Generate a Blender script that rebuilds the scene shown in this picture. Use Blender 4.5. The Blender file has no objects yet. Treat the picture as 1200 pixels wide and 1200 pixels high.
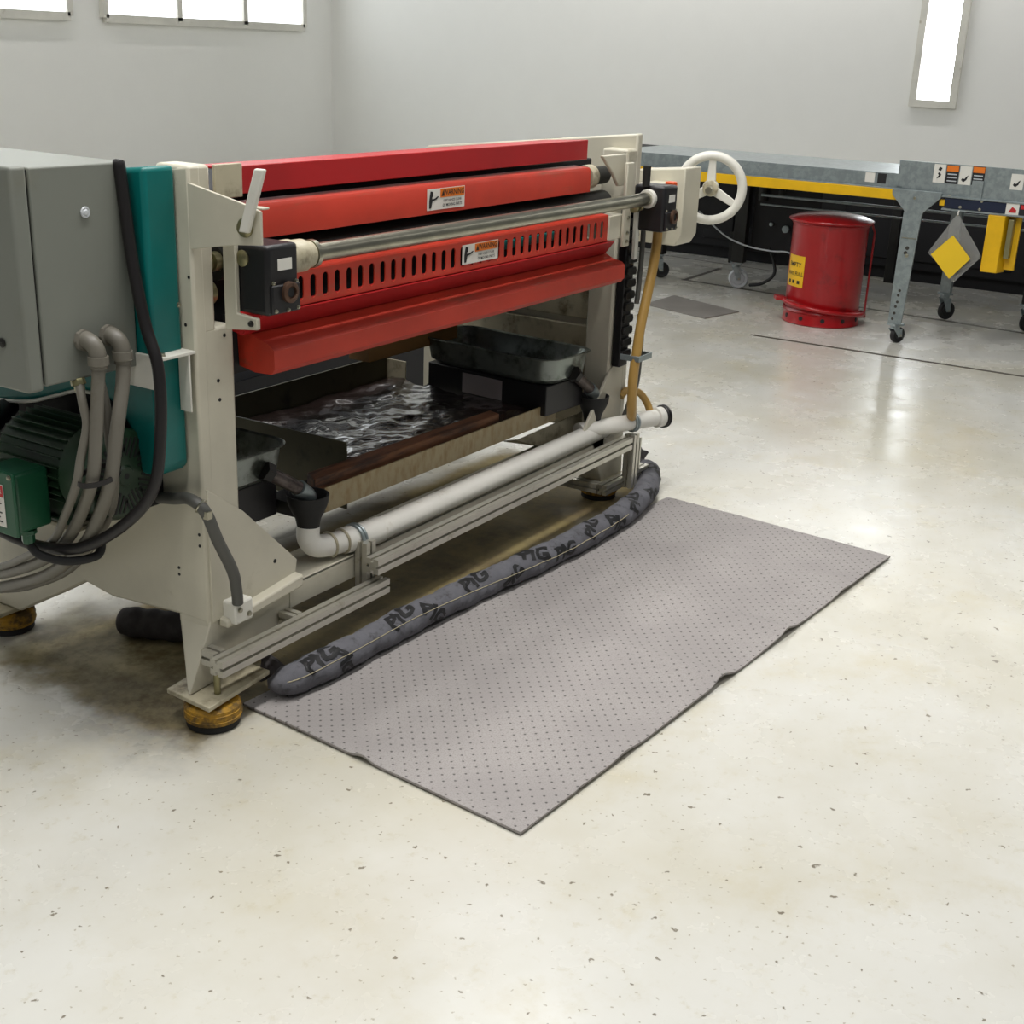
import bpy, bmesh, math, random
from mathutils import Vector, Matrix
random.seed(7)
S = bpy.context.scene
COL = S.collection
# ---------------------------------------------------------------- camera
cd = bpy.data.cameras.new('camera'); cam = bpy.data.objects.new('camera', cd); COL.objects.link(cam)
cd.sensor_width = 36; cd.lens = 45.33; cd.clip_start = .05; cd.clip_end = 100
R = [[0.5346778335518277, 0.26796387561223645, -0.8014455537809128],
     [-0.8441912514399604, 0.21226409694691, -0.49222462772553977],
     [0.038219697808295705, 0.9397549225804473, 0.33970566699020477]]
M4 = Matrix(R).to_4x4(); M4.translation = (-1.758, -1.813, 1.4); cam.matrix_world = M4
S.camera = cam
S.view_settings.view_transform = 'Standard'; S.view_settings.look = 'None'
S.view_settings.gamma = 1; S.view_settings.use_curve_mapping = False
S.view_settings.exposure = -0.08
# ---------------------------------------------------------------- light
w = bpy.data.worlds.new('World'); S.world = w; w.use_nodes = True
w.node_tree.nodes['Background'].inputs[0].default_value = (.93, .97, 1, 1)
w.node_tree.nodes['Background'].inputs[1].default_value = .13
def area(name, loc, sx, sy, power, col=(1, .985, .955), rot=(0, 0, 0)):
    l = bpy.data.lights.new(name, 'AREA'); l.shape = 'RECTANGLE'; l.size = sx; l.size_y = sy
    l.energy = power; l.color = col
    o = bpy.data.objects.new(name, l); COL.objects.link(o); o.location = loc; o.rotation_euler = rot
    return o
area('ceiling_strip', (.5, -.55, 3.9), 4.2, .30, 125)
area('ceiling_strip', (.6, -2.6, 3.9), 4.2, .3, 35)
area('ceiling_strip', (1.2, 1.0, 3.9), 4.6, .45, 95)
area('ceiling_strip', (6.6, -2.6, 3.9), 4.5, .3, 12)
area('ceiling_strip', (6.8, 3.4, 3.9), 4.5, .3, 18)
area('ceiling_strip', (-3.6, -.6, 3.9), 2.5, .5, 35)
area('wall_washer', (9.0, 1.5, 4.0), .2, 8, 160, rot=(0, math.radians(-80), 0))  # unseen lamps added to brighten the two walls
area('wall_washer', (2.5, 7.1, 4.0), 9, .2, 150, rot=(math.radians(80), 0, 0))

def srgb(r, g, b):
    f = lambda c: (c / 255 / 12.92) if c / 255 <= .04045 else ((c / 255 + .055) / 1.055) ** 2.4
    return (f(r), f(g), f(b), 1)
# ---------------------------------------------------------------- materials
class N:
    def __init__(s, name):
        s.m = bpy.data.materials.new(name); s.m.use_nodes = True
        s.t = s.m.node_tree; s.b = s.t.nodes['Principled BSDF']
        s.tc = s.t.nodes.new('ShaderNodeTexCoord')
    def n(s, typ, **kw):
        x = s.t.nodes.new(typ)
        for k, v in kw.items(): setattr(x, k, v)
        return x
    def l(s, a, b): s.t.links.new(a, b)
    def noise(s, scale, detail=4, rough=.55, vec=None, stretch=None):
        x = s.n('ShaderNodeTexNoise'); x.inputs['Scale'].default_value = scale
        x.inputs['Detail'].default_value = detail; x.inputs['Roughness'].default_value = rough
        v = vec or s.tc.outputs['Object']
        if stretch:
            mp = s.n('ShaderNodeMapping'); mp.inputs['Scale'].default_value = stretch
            s.l(v, mp.inputs['Vector']); v = mp.outputs[0]
        s.l(v, x.inputs['Vector']); return x.outputs['Fac']
    def ramp(s, fac, a, b, lo=0., hi=1.):
        x = s.n('ShaderNodeMapRange'); x.interpolation_type = 'SMOOTHSTEP'
        x.inputs[1].default_value = a; x.inputs[2].default_value = b
        x.inputs[3].default_value = lo; x.inputs[4].default_value = hi
        s.l(fac, x.inputs[0]); return x.outputs[0]
    def math(s, op, a, b=None):
        x = s.n('ShaderNodeMath', operation=op)
        for i, v in enumerate((a, b)):
            if v is None: continue
            if isinstance(v, (int, float)): x.inputs[i].default_value = v
            else: s.l(v, x.inputs[i])
        return x.outputs[0]
    def mix(s, fac, a, b):
        x = s.n('ShaderNodeMix', data_type='RGBA')
        if isinstance(fac, (int, float)): x.inputs[0].default_value = fac
        else: s.l(fac, x.inputs[0])
        for i, v in ((6, a), (7, b)):
            if isinstance(v, tuple): x.inputs[i].default_value = v
            else: s.l(v, x.inputs[i])
        return x.outputs[2]
    def bump(s, h, strength=.3, dist=.002):
        x = s.n('ShaderNodeBump'); x.inputs['Strength'].default_value = strength
        x.inputs['Distance'].default_value = dist; s.l(h, x.inputs['Height'])
        s.l(x.outputs[0], s.b.inputs['Normal'])
def mk(name, col, rough=.5, metal=0., dirt=None, dscale=9, dlo=.55, dhi=.75, var=.12, vscale=4, bump=0, bscale=200, coat=0, stretch=None):
    k = N(name); k.b.inputs['Roughness'].default_value = rough; k.b.inputs['Metallic'].default_value = metal
    c2 = tuple(x * (1 - var) for x in col[:3]) + (1,)
    c = k.mix(k.ramp(k.noise(vscale, 5), .35, .65), col, c2)
    if dirt: c = k.mix(k.ramp(k.noise(dscale, 8, .65, stretch=stretch), dlo, dhi), c, dirt)
    k.l(c, k.b.inputs['Base Color'])
    if coat: k.b.inputs['Coat Weight'].default_value = coat
    if bump: k.bump(k.noise(bscale, 3), bump)
    return k.m
CREAM = mk('cream_enamel', srgb(205, 200, 182), .38, dirt=srgb(140, 128, 98), dscale=7, dlo=.58, dhi=.85, bump=.08, bscale=90)
CREAMD = mk('grimy_cream_enamel', srgb(188, 180, 155), .4, dirt=srgb(90, 78, 55), dscale=14, dlo=.45, dhi=.75)
WHITE = mk('white_paint', srgb(226, 224, 214), .35, dirt=srgb(160, 150, 120), dscale=12, dlo=.6, dhi=.8)
PVC = mk('white_pvc', srgb(232, 230, 222), .3, dirt=srgb(165, 155, 130), dscale=18, dlo=.6, dhi=.85)
TEAL = mk('teal_enamel', srgb(0, 108, 104), .35, var=.2)
RED = mk('orange_red_enamel', srgb(190, 54, 34), .48, dirt=srgb(128, 74, 52), dscale=14, dlo=.55, dhi=.78, var=.2, stretch=(.3, 2, 2))
DRED = mk('deep_red_enamel', srgb(176, 26, 30), .42, var=.15)
CANRED = mk('gloss_red_enamel', srgb(166, 10, 18), .28, var=.12, coat=.2, dirt=srgb(110, 12, 16), dscale=10)
BLACK = mk('black_coating', srgb(26, 25, 28), .42, var=.3, bump=.05)
RUBBER = mk('black_rubber', srgb(22, 22, 23), .65)
DARK = mk('dark_machine_steel', srgb(40, 40, 38), .5, .3, dirt=srgb(22, 20, 18), dscale=6, dlo=.4, dhi=.7)
DARKER = mk('black_equipment', srgb(20, 20, 24), .7)
CABGREY = mk('grey_enclosure_paint', srgb(122, 125, 117), .45, var=.06, dirt=srgb(118, 118, 106), dscale=5)
STEEL = mk('polished_steel', srgb(176, 173, 156), .30, 1., var=.15, vscale=20)
ALU = mk('aluminium_extrusion', srgb(206, 203, 192), .32, .75, dirt=srgb(150, 142, 120), dscale=25, dlo=.55, dhi=.8)
SLOT = mk('dark_slot', srgb(52, 48, 42), .6)
GALV = mk('galvanised_steel', srgb(160, 170, 172), .38, .6, dirt=srgb(142, 152, 154), dscale=30, dlo=.4, dhi=.6, var=.07, vscale=12)
GALVD = mk('dull_galvanised_pan', srgb(142, 150, 144), .33, .7, dirt=srgb(70, 74, 66), dscale=14, dlo=.45, dhi=.7)
MGREEN = mk('dark_green_enamel', srgb(36, 62, 40), .4, var=.25, dirt=srgb(26, 34, 26), dscale=8)
BGREEN = mk('green_enamel', srgb(28, 88, 60), .35, var=.2)
YEL = mk('yellow_enamel', srgb(232, 182, 10), .4, var=.12, vscale=8)
YELPAD = mk('worn_yellow_pad', srgb(184, 138, 34), .6, dirt=srgb(96, 74, 34), dscale=30, dlo=.42, dhi=.62)
CARD = mk('yellow_card', srgb(236, 196, 28), .6, var=.04)
CONDUIT = mk('grey_conduit', srgb(116, 112, 102), .42, var=.12, dirt=srgb(98, 92, 80), dscale=14)
HOSEGREY = mk('dark_grey_hose', srgb(82, 82, 78), .45)
HOSEYEL = mk('amber_hose', srgb(186, 148, 78), .38, var=.15, dirt=srgb(150, 108, 50), dscale=10)
CABLE = mk('black_cable', srgb(26, 23, 24), .4)
WOOD = mk('oil_soaked_timber', srgb(118, 76, 46), .7, dirt=srgb(52, 32, 22), dscale=14, dlo=.4, dhi=.65, stretch=(.3, 2, 2), bump=.5, bscale=60)
RUST = mk('rusty_cream_plate', srgb(168, 154, 120), .55, dirt=srgb(146, 124, 84), dscale=34, dlo=.4, dhi=.7, stretch=(1.4, 1, .6))
NAVY = mk('navy_enamel', srgb(24, 34, 58), .35)
WHITEL = mk('label_white', srgb(222, 220, 212), .5, var=.03)
ORANGEL = mk('label_orange', srgb(226, 118, 20), .5, var=.03)
REDL = mk('label_red', srgb(190, 32, 36), .5, var=.03)
INK = mk('label_ink', srgb(22, 22, 24), .6)
LGREY = mk('light_grey_wheel', srgb(196, 200, 204), .45)
BEIGE = mk('beige_wall_paint', srgb(244, 244, 240), .7, var=.01)
ORANGE = mk('orange_plastic', srgb(226, 84, 20), .4)
BRASSY = mk('tarnished_metal', srgb(150, 145, 110), .35, .8)
PIPEM = mk('dull_iron_pipe', srgb(104, 96, 92), .4, .6, dirt=srgb(60, 52, 50), dscale=30, dlo=.4, dhi=.7)
SOCKM = mk('charcoal_sock_fabric', srgb(104, 104, 110), .85, var=.18, vscale=14, dirt=srgb(74, 73, 76), dscale=40, dlo=.5, dhi=.7, bump=.6, bscale=120)
SOCKD = mk('dark_sock_end', srgb(66, 62, 62), .9, var=.3, vscale=30, bump=.7, bscale=90)
THREAD = mk('pale_thread', srgb(190, 180, 150), .8)

def floor_mat():
    k = N('epoxy_concrete_floor')
    base = k.mix(k.ramp(k.noise(.9, 6, .6), .38, .66), srgb(216, 215, 208), srgb(202, 198, 183))
    base = k.mix(k.ramp(k.noise(3.2, 8, .7), .50, .78), base, srgb(200, 193, 170))
    fine = k.ramp(k.noise(26, 6, .7), .56, .72); base = k.mix(k.math('MULTIPLY', fine, .35), base, srgb(182, 172, 140))
    # scuffs and chips
    def chips(scale, thr, keep, col, base, amt):
        wv = k.n('ShaderNodeVectorMath', operation='MULTIPLY_ADD'); nn = k.n('ShaderNodeTexNoise'); nn.inputs['Scale'].default_value = scale * 5; nn.inputs['Detail'].default_value = 3
        k.l(k.tc.outputs['Object'], nn.inputs['Vector']); k.l(nn.outputs['Color'], wv.inputs[0]); wv.inputs[1].default_value = (.34 / scale,) * 3; k.l(k.tc.outputs['Object'], wv.inputs[2])
        vo = k.n('ShaderNodeTexVoronoi'); vo.voronoi_dimensions = '2D'; vo.inputs['Scale'].default_value = scale; k.l(wv.outputs[0], vo.inputs['Vector'])
        sc_ = k.n('ShaderNodeSeparateColor'); k.l(vo.outputs['Color'], sc_.inputs[0])
        near = k.ramp(vo.outputs['Distance'], thr, thr * 1.9, 1., 0.); sel = k.ramp(sc_.outputs[0], keep, keep + .04)
        return k.mix(k.math('MULTIPLY', k.math('MULTIPLY', near, sel), amt), base, col)
    base = chips(12, .026, .55, srgb(104, 92, 70), base, .8)
    base = chips(34, .045, .60, srgb(140, 128, 102), base, .55)
    base = chips(5.5, .015, .55, srgb(96, 84, 64), base, .8)
    # oil stain below the machine, darkened and extended to paint in its shadow too
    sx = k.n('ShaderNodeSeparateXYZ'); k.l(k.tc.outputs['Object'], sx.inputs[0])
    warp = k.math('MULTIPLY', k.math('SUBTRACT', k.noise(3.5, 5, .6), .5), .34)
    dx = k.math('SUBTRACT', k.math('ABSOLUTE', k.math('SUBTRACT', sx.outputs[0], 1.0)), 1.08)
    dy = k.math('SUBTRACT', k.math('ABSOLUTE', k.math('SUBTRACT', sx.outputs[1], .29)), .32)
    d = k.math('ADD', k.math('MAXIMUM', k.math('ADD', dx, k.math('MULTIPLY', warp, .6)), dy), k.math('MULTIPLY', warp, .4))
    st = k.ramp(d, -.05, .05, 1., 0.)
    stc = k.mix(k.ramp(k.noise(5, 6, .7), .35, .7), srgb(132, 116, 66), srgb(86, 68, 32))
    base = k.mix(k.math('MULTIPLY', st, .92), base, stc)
    lx = k.math('SUBTRACT', k.math('ABSOLUTE', k.math('SUBTRACT', sx.outputs[0], .10)), .16)
    ly = k.math('SUBTRACT', k.math('ABSOLUTE', k.math('SUBTRACT', sx.outputs[1], .40)), .30)
    ls = k.ramp(k.math('ADD', k.math('MAXIMUM', lx, ly), warp), -.08, .09, 1., 0.)
    base = k.mix(k.math('MULTIPLY', ls, .78), base, k.mix(k.ramp(k.noise(9, 7, .7), .36, .66), srgb(142, 134, 104), srgb(74, 64, 40)))
    # grease ring near the front foot
    gd = k.n('ShaderNodeVectorMath', operation='DISTANCE'); k.l(k.tc.outputs['Object'], gd.inputs[0]); gd.inputs[1].default_value = (-.02, .12, 0)
    g = k.ramp(k.math('ADD', gd.outputs['Value'], warp), .08, .3, 1., 0.)
    base = k.mix(k.math('MULTIPLY', g, .6), base, k.mix(k.ramp(k.noise(22, 6, .7), .4, .6), srgb(120, 108, 78), srgb(66, 56, 38)))
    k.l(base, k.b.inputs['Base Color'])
    rg = k.ramp(k.noise(4, 5, .6), .3, .7, .19, .32)
    k.l(k.math('ADD', rg, k.math('MULTIPLY', k.math('MAXIMUM', st, ls), .38)), k.b.inputs['Roughness'])
    k.l(k.math('MULTIPLY_ADD', k.math('MAXIMUM', st, ls), -.35) if False else k.math('SUBTRACT', .5, k.math('MULTIPLY', k.math('MAXIMUM', st, ls), .3)), k.b.inputs['Specular IOR Level'])
    k.bump(k.noise(9, 6, .6), .12, .002)
    return k.m
def mat_mat():
    k = N('dimpled_absorbent_mat')
    sx = k.n('ShaderNodeSeparateXYZ'); k.l(k.tc.outputs['Object'], sx.inputs[0])
    P_ = .0262
    def grid(ox, oy):
        fx = k.math('SUBTRACT', k.math('FRACT', k.math('ADD', k.math('DIVIDE', sx.outputs[0], P_ * 1.30), 50 + ox)), .5)
        fy = k.math('SUBTRACT', k.math('FRACT', k.math('ADD', k.math('DIVIDE', sx.outputs[1], P_ * 1.30), 50 + oy)), .5)
        fx = k.math('MULTIPLY', fx, P_ * 1.3); fy = k.math('MULTIPLY', fy, P_ * 1.3)
        return k.math('SQRT', k.math('ADD', k.math('MULTIPLY', fx, fx), k.math('MULTIPLY', fy, fy)))
    d = k.math('MINIMUM', grid(0, 0), grid(.5, .5))
    dot = k.ramp(d, .0016, .0036, 1., 0.)
    c = k.mix(k.ramp(k.noise(3, 5), .35, .65), srgb(168, 163, 160), srgb(156, 151, 149))
    c = k.mix(k.ramp(k.noise(300, 2), .4, .7), c, srgb(150, 145, 143))
    c = k.mix(k.math('MULTIPLY', dot, .8), c, srgb(66, 62, 62))  # shade inside the dimples painted into the colour as dark dots
    k.l(c, k.b.inputs['Base Color']); k.b.inputs['Roughness'].default_value = .9
    k.bump(k.math('SUBTRACT', k.ramp(d, .001, .007), k.math('MULTIPLY', k.noise(250, 2), .2)), .5, .0015)
    return k.m
def film_mat():
    k = N('wrinkled_oily_film')
    k.b.inputs['Base Color'].default_value = srgb(58, 46, 44); k.b.inputs['Roughness'].default_value = .16
    k.b.inputs['Metallic'].default_value = .35; k.b.inputs['Coat Weight'].default_value = .8
    k.bump(k.noise(16, 7, .65), .9, .012); return k.m
def bag_mat():
    k = N('clear_plastic_bag'); k.b.inputs['Base Color'].default_value = (.45, .45, .43, 1)
    k.b.inputs['Roughness'].default_value = .15; k.b.inputs['Alpha'].default_value = .30
    k.bump(k.noise(30, 4), .8, .005); return k.m
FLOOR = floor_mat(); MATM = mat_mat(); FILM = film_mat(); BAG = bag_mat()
GLOW = N('daylight_pane'); GLOW.b.inputs['Emission Color'].default_value = (.92, .97, 1, 1); GLOW.b.inputs['Emission Strength'].default_value = 9.; GLOW = GLOW.m  # glow of the added narrow pane
GLOW2 = N('daylight_glass'); GLOW2.b.inputs['Emission Color'].default_value = (.92, .97, 1, 1); GLOW2.b.inputs['Emission Strength'].default_value = 2.2; GLOW2 = GLOW2.m  # glow of the added panes on the left wall

# ---------------------------------------------------------------- mesh helpers
ORG = Vector((0, 0, 0))
class MB:
    def __init__(s): s.v = []; s.f = []
    def add(s, vs, fs):
        b = len(s.v); s.v += [Vector(v) for v in vs]; s.f += [tuple(i + b for i in f) for f in fs]; return s
    def box(s, x0, x1, y0, y1, z0, z1):
        return s.add([(x, y, z) for x in (x0, x1) for y in (y0, y1) for z in (z0, z1)],
                     [(0, 1, 3, 2), (4, 6, 7, 5), (0, 4, 5, 1), (2, 3, 7, 6), (0, 2, 6, 4), (1, 5, 7, 3)])
    def hexa(s, lo, hi):   # two quads -> solid
        return s.add(list(lo) + list(hi), [(0, 3, 2, 1), (4, 5, 6, 7)] + [(i, (i + 1) % 4, 4 + (i + 1) % 4, 4 + i) for i in range(4)])
    def prism(s, pts, o, a, b, d):
        o = Vector(o); a = Vector(a); b = Vector(b); d = Vector(d); n = len(pts)
        v = [o + a * p + b * q for p, q in pts]; v += [x + d for x in v]
        return s.add(v, [tuple(range(n))[::-1], tuple(range(n, 2 * n))] + [(i, (i + 1) % n, n + (i + 1) % n, n + i) for i in range(n)])
    def yz(s, pts, x0, x1): return s.prism(pts, (x0, 0, 0), (0, 1, 0), (0, 0, 1), (x1 - x0, 0, 0))
    def xz(s, pts, y0, y1): return s.prism(pts, (0, y0, 0), (1, 0, 0), (0, 0, 1), (0, y1 - y0, 0))
    def tube(s, pts, r, n=14, cap=True):
        pts = [Vector(p) for p in pts]; m = len(pts)
        if not hasattr(r, '__len__'): r = [r] * m
        T = [(pts[min(i + 1, m - 1)] - pts[max(i - 1, 0)]).normalized() for i in range(m)]
        u = T[0].orthogonal().normalized(); vs = []
        for i in range(m):
            u = (u - T[i] * u.dot(T[i])).normalized(); w_ = T[i].cross(u)
            for j in range(n):
                a = 2 * math.pi * j / n; vs.append(pts[i] + (u * math.cos(a) + w_ * math.sin(a)) * r[i])
        fs = [(i * n + j, i * n + (j + 1) % n, (i + 1) * n + (j + 1) % n, (i + 1) * n + j) for i in range(m - 1) for j in range(n)]
        if cap: fs += [tuple(range(n))[::-1], tuple(range((m - 1) * n, m * n))]
        return s.add(vs, fs)
    def cyl(s, a, b, r, r2=None, n=24): return s.tube([a, b], [r, r if r2 is None else r2], n)
    def lathe(s, prof, o, ax=(0, 0, 1), n=40):
        o = Vector(o); ax = Vector(ax).normalized(); u = ax.orthogonal().normalized(); w_ = ax.cross(u); m = len(prof)
        vs = [o + ax * h + (u * math.cos(2 * math.pi * j / n) + w_ * math.sin(2 * math.pi * j / n)) * max(r, 1e-4) for r, h in prof for j in range(n)]
        fs = [(i * n + j, i * n + (j + 1) % n, (i + 1) * n + (j + 1) % n, (i + 1) * n + j) for i in range(m - 1) for j in range(n)]
        fs += [tuple(range(n))[::-1], tuple(range((m - 1) * n, m * n))]
        return s.add(vs, fs)
    def torus(s, c, ax, R_, r, n=48, k=10, a0=0, a1=2 * math.pi):
        c = Vector(c); ax = Vector(ax).normalized(); u = ax.orthogonal().normalized(); w_ = ax.cross(u)
        pts = [c + (u * math.cos(2 * math.pi * i / n) + w_ * math.sin(2 * math.pi * i / n)) * R_ for i in range(n)]
        vs = []
        for p in pts:
            e = (p - c).normalized()
            for j in range(k): vs.append(p + (e * math.cos(2 * math.pi * j / k) + ax * math.sin(2 * math.pi * j / k)) * r)
        return s.add(vs, [(i * k + j, ((i + 1) % n) * k + j, ((i + 1) % n) * k + (j + 1) % k, i * k + (j + 1) % k) for i in range(n) for j in range(k)])
    def slots(s, a, b, w_, up=(0, 0, 1)):   # T-slot extrusion from a to b, square width w_
        a = Vector(a); b = Vector(b); d = b - a; dn = d.normalized(); up = Vector(up); sd = dn.cross(up).normalized(); up = sd.cross(dn)
        h = w_ / 2; g = w_ * .10; dp = w_ * .24; q = []
        for k_ in range(4):
            c, sn = [(1, 0), (0, 1), (-1, 0), (0, -1)][k_]
            for (x, y) in ((h, -h), (h, -g), (h - dp, -g), (h - dp, g), (h, g)): q.append((x * c - y * sn, x * sn + y * c))
        return s.prism(q, a, sd, up, d)
def smoothpts(P, k=8):
    P = [Vector(p) for p in P]; out = []
    for i in range(len(P) - 1):
        p0 = P[max(i - 1, 0)]; p1 = P[i]; p2 = P[i + 1]; p3 = P[min(i + 2, len(P) - 1)]
        for j in range(k):
            t = j / k
            out.append(.5 * ((2 * p1) + (p2 - p0) * t + (2 * p0 - 5 * p1 + 4 * p2 - p3) * t * t + (3 * p1 - p0 - 3 * p2 + p3) * t ** 3))
    return out + [P[-1]]
def build(name, mb, mat, parent=None, bevel=0, smooth=True, ang=38, kind=None, seg=2):
    me = bpy.data.meshes.new(name)
    me.from_pydata([v - ORG for v in mb.v], [], mb.f); me.update()
    bm = bmesh.new(); bm.from_mesh(me); bmesh.ops.recalc_face_normals(bm, faces=bm.faces); bm.to_mesh(me); bm.free()
    me.materials.append(mat)
    if smooth:
        me.shade_smooth(); me.set_sharp_from_angle(angle=math.radians(ang))
    o = bpy.data.objects.new(name, me); COL.objects.link(o)
    if parent: o.parent = parent
    else: o.location = ORG
    if bevel:
        md = o.modifiers.new('Bevel', 'BEVEL'); md.width = bevel; md.segments = seg; md.limit_method = 'ANGLE'; md.angle_limit = math.radians(40)
    if kind: o['kind'] = kind
    return o
def tag(o, label, cat, group=None):
    o['label'] = label; o['category'] = cat
    if group: o['group'] = group
    return o
def thing(name, loc, label, cat, group=None):
    global ORG
    ORG = Vector(loc); o = bpy.data.objects.new(name, None); COL.objects.link(o); o.location = loc; o.empty_display_size = .1
    return tag(o, label, cat, group)
def single(name, loc, mb, mat, label, cat, group=None, **kw):
    global ORG
    ORG = Vector(loc); o = build(name, mb, mat, None, **kw); return tag(o, label, cat, group)
def B(*a): return MB().box(*a)
def decal(name, mat, parent, o, u, v, w_, h, t=.0012):
    o = Vector(o); u = Vector(u).normalized(); v = Vector(v).normalized(); n = u.cross(v)
    mb = MB().prism([(0, 0), (w_, 0), (w_, h), (0, h)], o, u, v, n * t)
    return build(name, mb, mat, parent, smooth=False)
def textmesh(s, size, bold=.012):
    c = bpy.data.curves.new('t', 'FONT'); c.body = s; c.size = size; c.align_x = 'CENTER'; c.align_y = 'CENTER'; c.resolution_u = 2; c.offset = size * bold
    o = bpy.data.objects.new('t', c); COL.objects.link(o)
    dg = bpy.context.evaluated_depsgraph_get(); dg.update(); me = bpy.data.meshes.new_from_object(o.evaluated_get(dg))
    vs = [v.co.copy() for v in me.vertices]; fs = [tuple(p.vertices) for p in me.polygons]
    bpy.data.objects.remove(o); bpy.data.curves.remove(c); bpy.data.meshes.remove(me)
    return vs, fs
def text(name, s, size, c, u, v, mat, parent, squash=1.):
    vs, fs = textmesh(s, size); c = Vector(c); u = Vector(u).normalized(); v = Vector(v).normalized()
    mb = MB().add([c + u * p.x * squash + v * p.y for p in vs], fs)
    return build(name, mb, mat, parent, smooth=False)
def bolt(parent, p, ax, r=.006, h=.005, mat=None, name='bolt'):
    p = Vector(p); ax = Vector(ax).normalized()
    return build(name, MB().lathe([(r * 1.25, 0), (r * 1.25, h * .2), (r, h * .25), (r, h * .85), (r * .75, h), (0, h)], p, ax, 12), mat or STEEL, parent)
def rrect(w_, l, r, n=6):
    out = []
    for cx, cy, a0 in ((w_ / 2 - r, l / 2 - r, 0), (-w_ / 2 + r, l / 2 - r, 90), (-w_ / 2 + r, -l / 2 + r, 180), (w_ / 2 - r, -l / 2 + r, 270)):
        for i in range(n + 1):
            a = math.radians(a0 + 90 * i / n); out.append((cx + r * math.cos(a), cy + r * math.sin(a)))
    return out
FU, FV = (1, 0, 0), (0, 0, 1)          # face that looks towards -Y
LU, LV = (0, -1, 0), (0, 0, 1)         # face that looks towards -X

# ================================================================ SETTING
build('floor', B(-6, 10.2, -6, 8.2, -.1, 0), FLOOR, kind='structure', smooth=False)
build('wall_back', B(10, 10.2, -6, 8.2, 0, 4.2), BEIGE, kind='structure', smooth=False)
build('wall_left', B(-6, 10, 8, 8.2, 0, 4.2), BEIGE, kind='structure', smooth=False)
wf = build('window_1', MB().box(9.95, 9.998, 1.13, 1.19, 1.1, 3.0).box(9.95, 9.998, 1.47, 1.53, 1.1, 3.0).box(9.95, 9.998, 1.13, 1.53, 1.04, 1.1).box(9.95, 9.998, 1.13, 1.53, 3.0, 3.06), WHITE, kind='structure', smooth=False)  # added narrow bright opening, gives the streak reflected in the floor
build('window_pane', B(9.985, 9.995, 1.19, 1.47, 1.1, 3.0), GLOW, wf, smooth=False)
for wi in range(3):  # panes added for back light, film reflection and a white background
    x0 = .6 + wi * 3.1; x1 = x0 + 2.7
    mb = MB()
    for k_ in range(4): xx = x0 + (x1 - x0) * k_ / 3; mb.box(xx - .03, xx + .03, 7.94, 7.998, 1.5, 3.7)
    mb.box(x0, x1, 7.94, 7.998, 1.46, 1.53).box(x0, x1, 7.94, 7.998, 3.66, 3.72)
    w_f = build('window_%d' % (wi + 2), mb, WHITE, kind='structure', smooth=False)
    build('window_pane', B(x0 + .03, x1 - .03, 7.975, 7.985, 1.53, 3.66), GLOW2, w_f, smooth=False)
# saw-cut joints filled with dark sealant
def strip(name, a, b, w_=.012):
    a = Vector(a); b = Vector(b); d = (b - a); n = Vector((-d.y, d.x, 0)).normalized() * w_ / 2
    v = [a + n, a - n, b - n, b + n]
    o = build(name, MB().hexa([Vector((p.x, p.y, .0002)) for p in v], [Vector((p.x, p.y, .0016)) for p in v]), SEAL, kind='structure', smooth=False)
SEAL = mk('joint_sealant', srgb(78, 72, 62), .7)
strip('trim_1', (4.69, .70, 0), (4.71, -2.4, 0), .026)
strip('trim_2', (6.04, 1.74, 0), (5.62, -2.4, 0), .03)
strip('trim_3', (6.04, 1.72, 0), (6.66, 1.74, 0), .03)
strip('trim_4', (6.96, 2.6, 0), (6.83, 1.4, 0))

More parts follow.
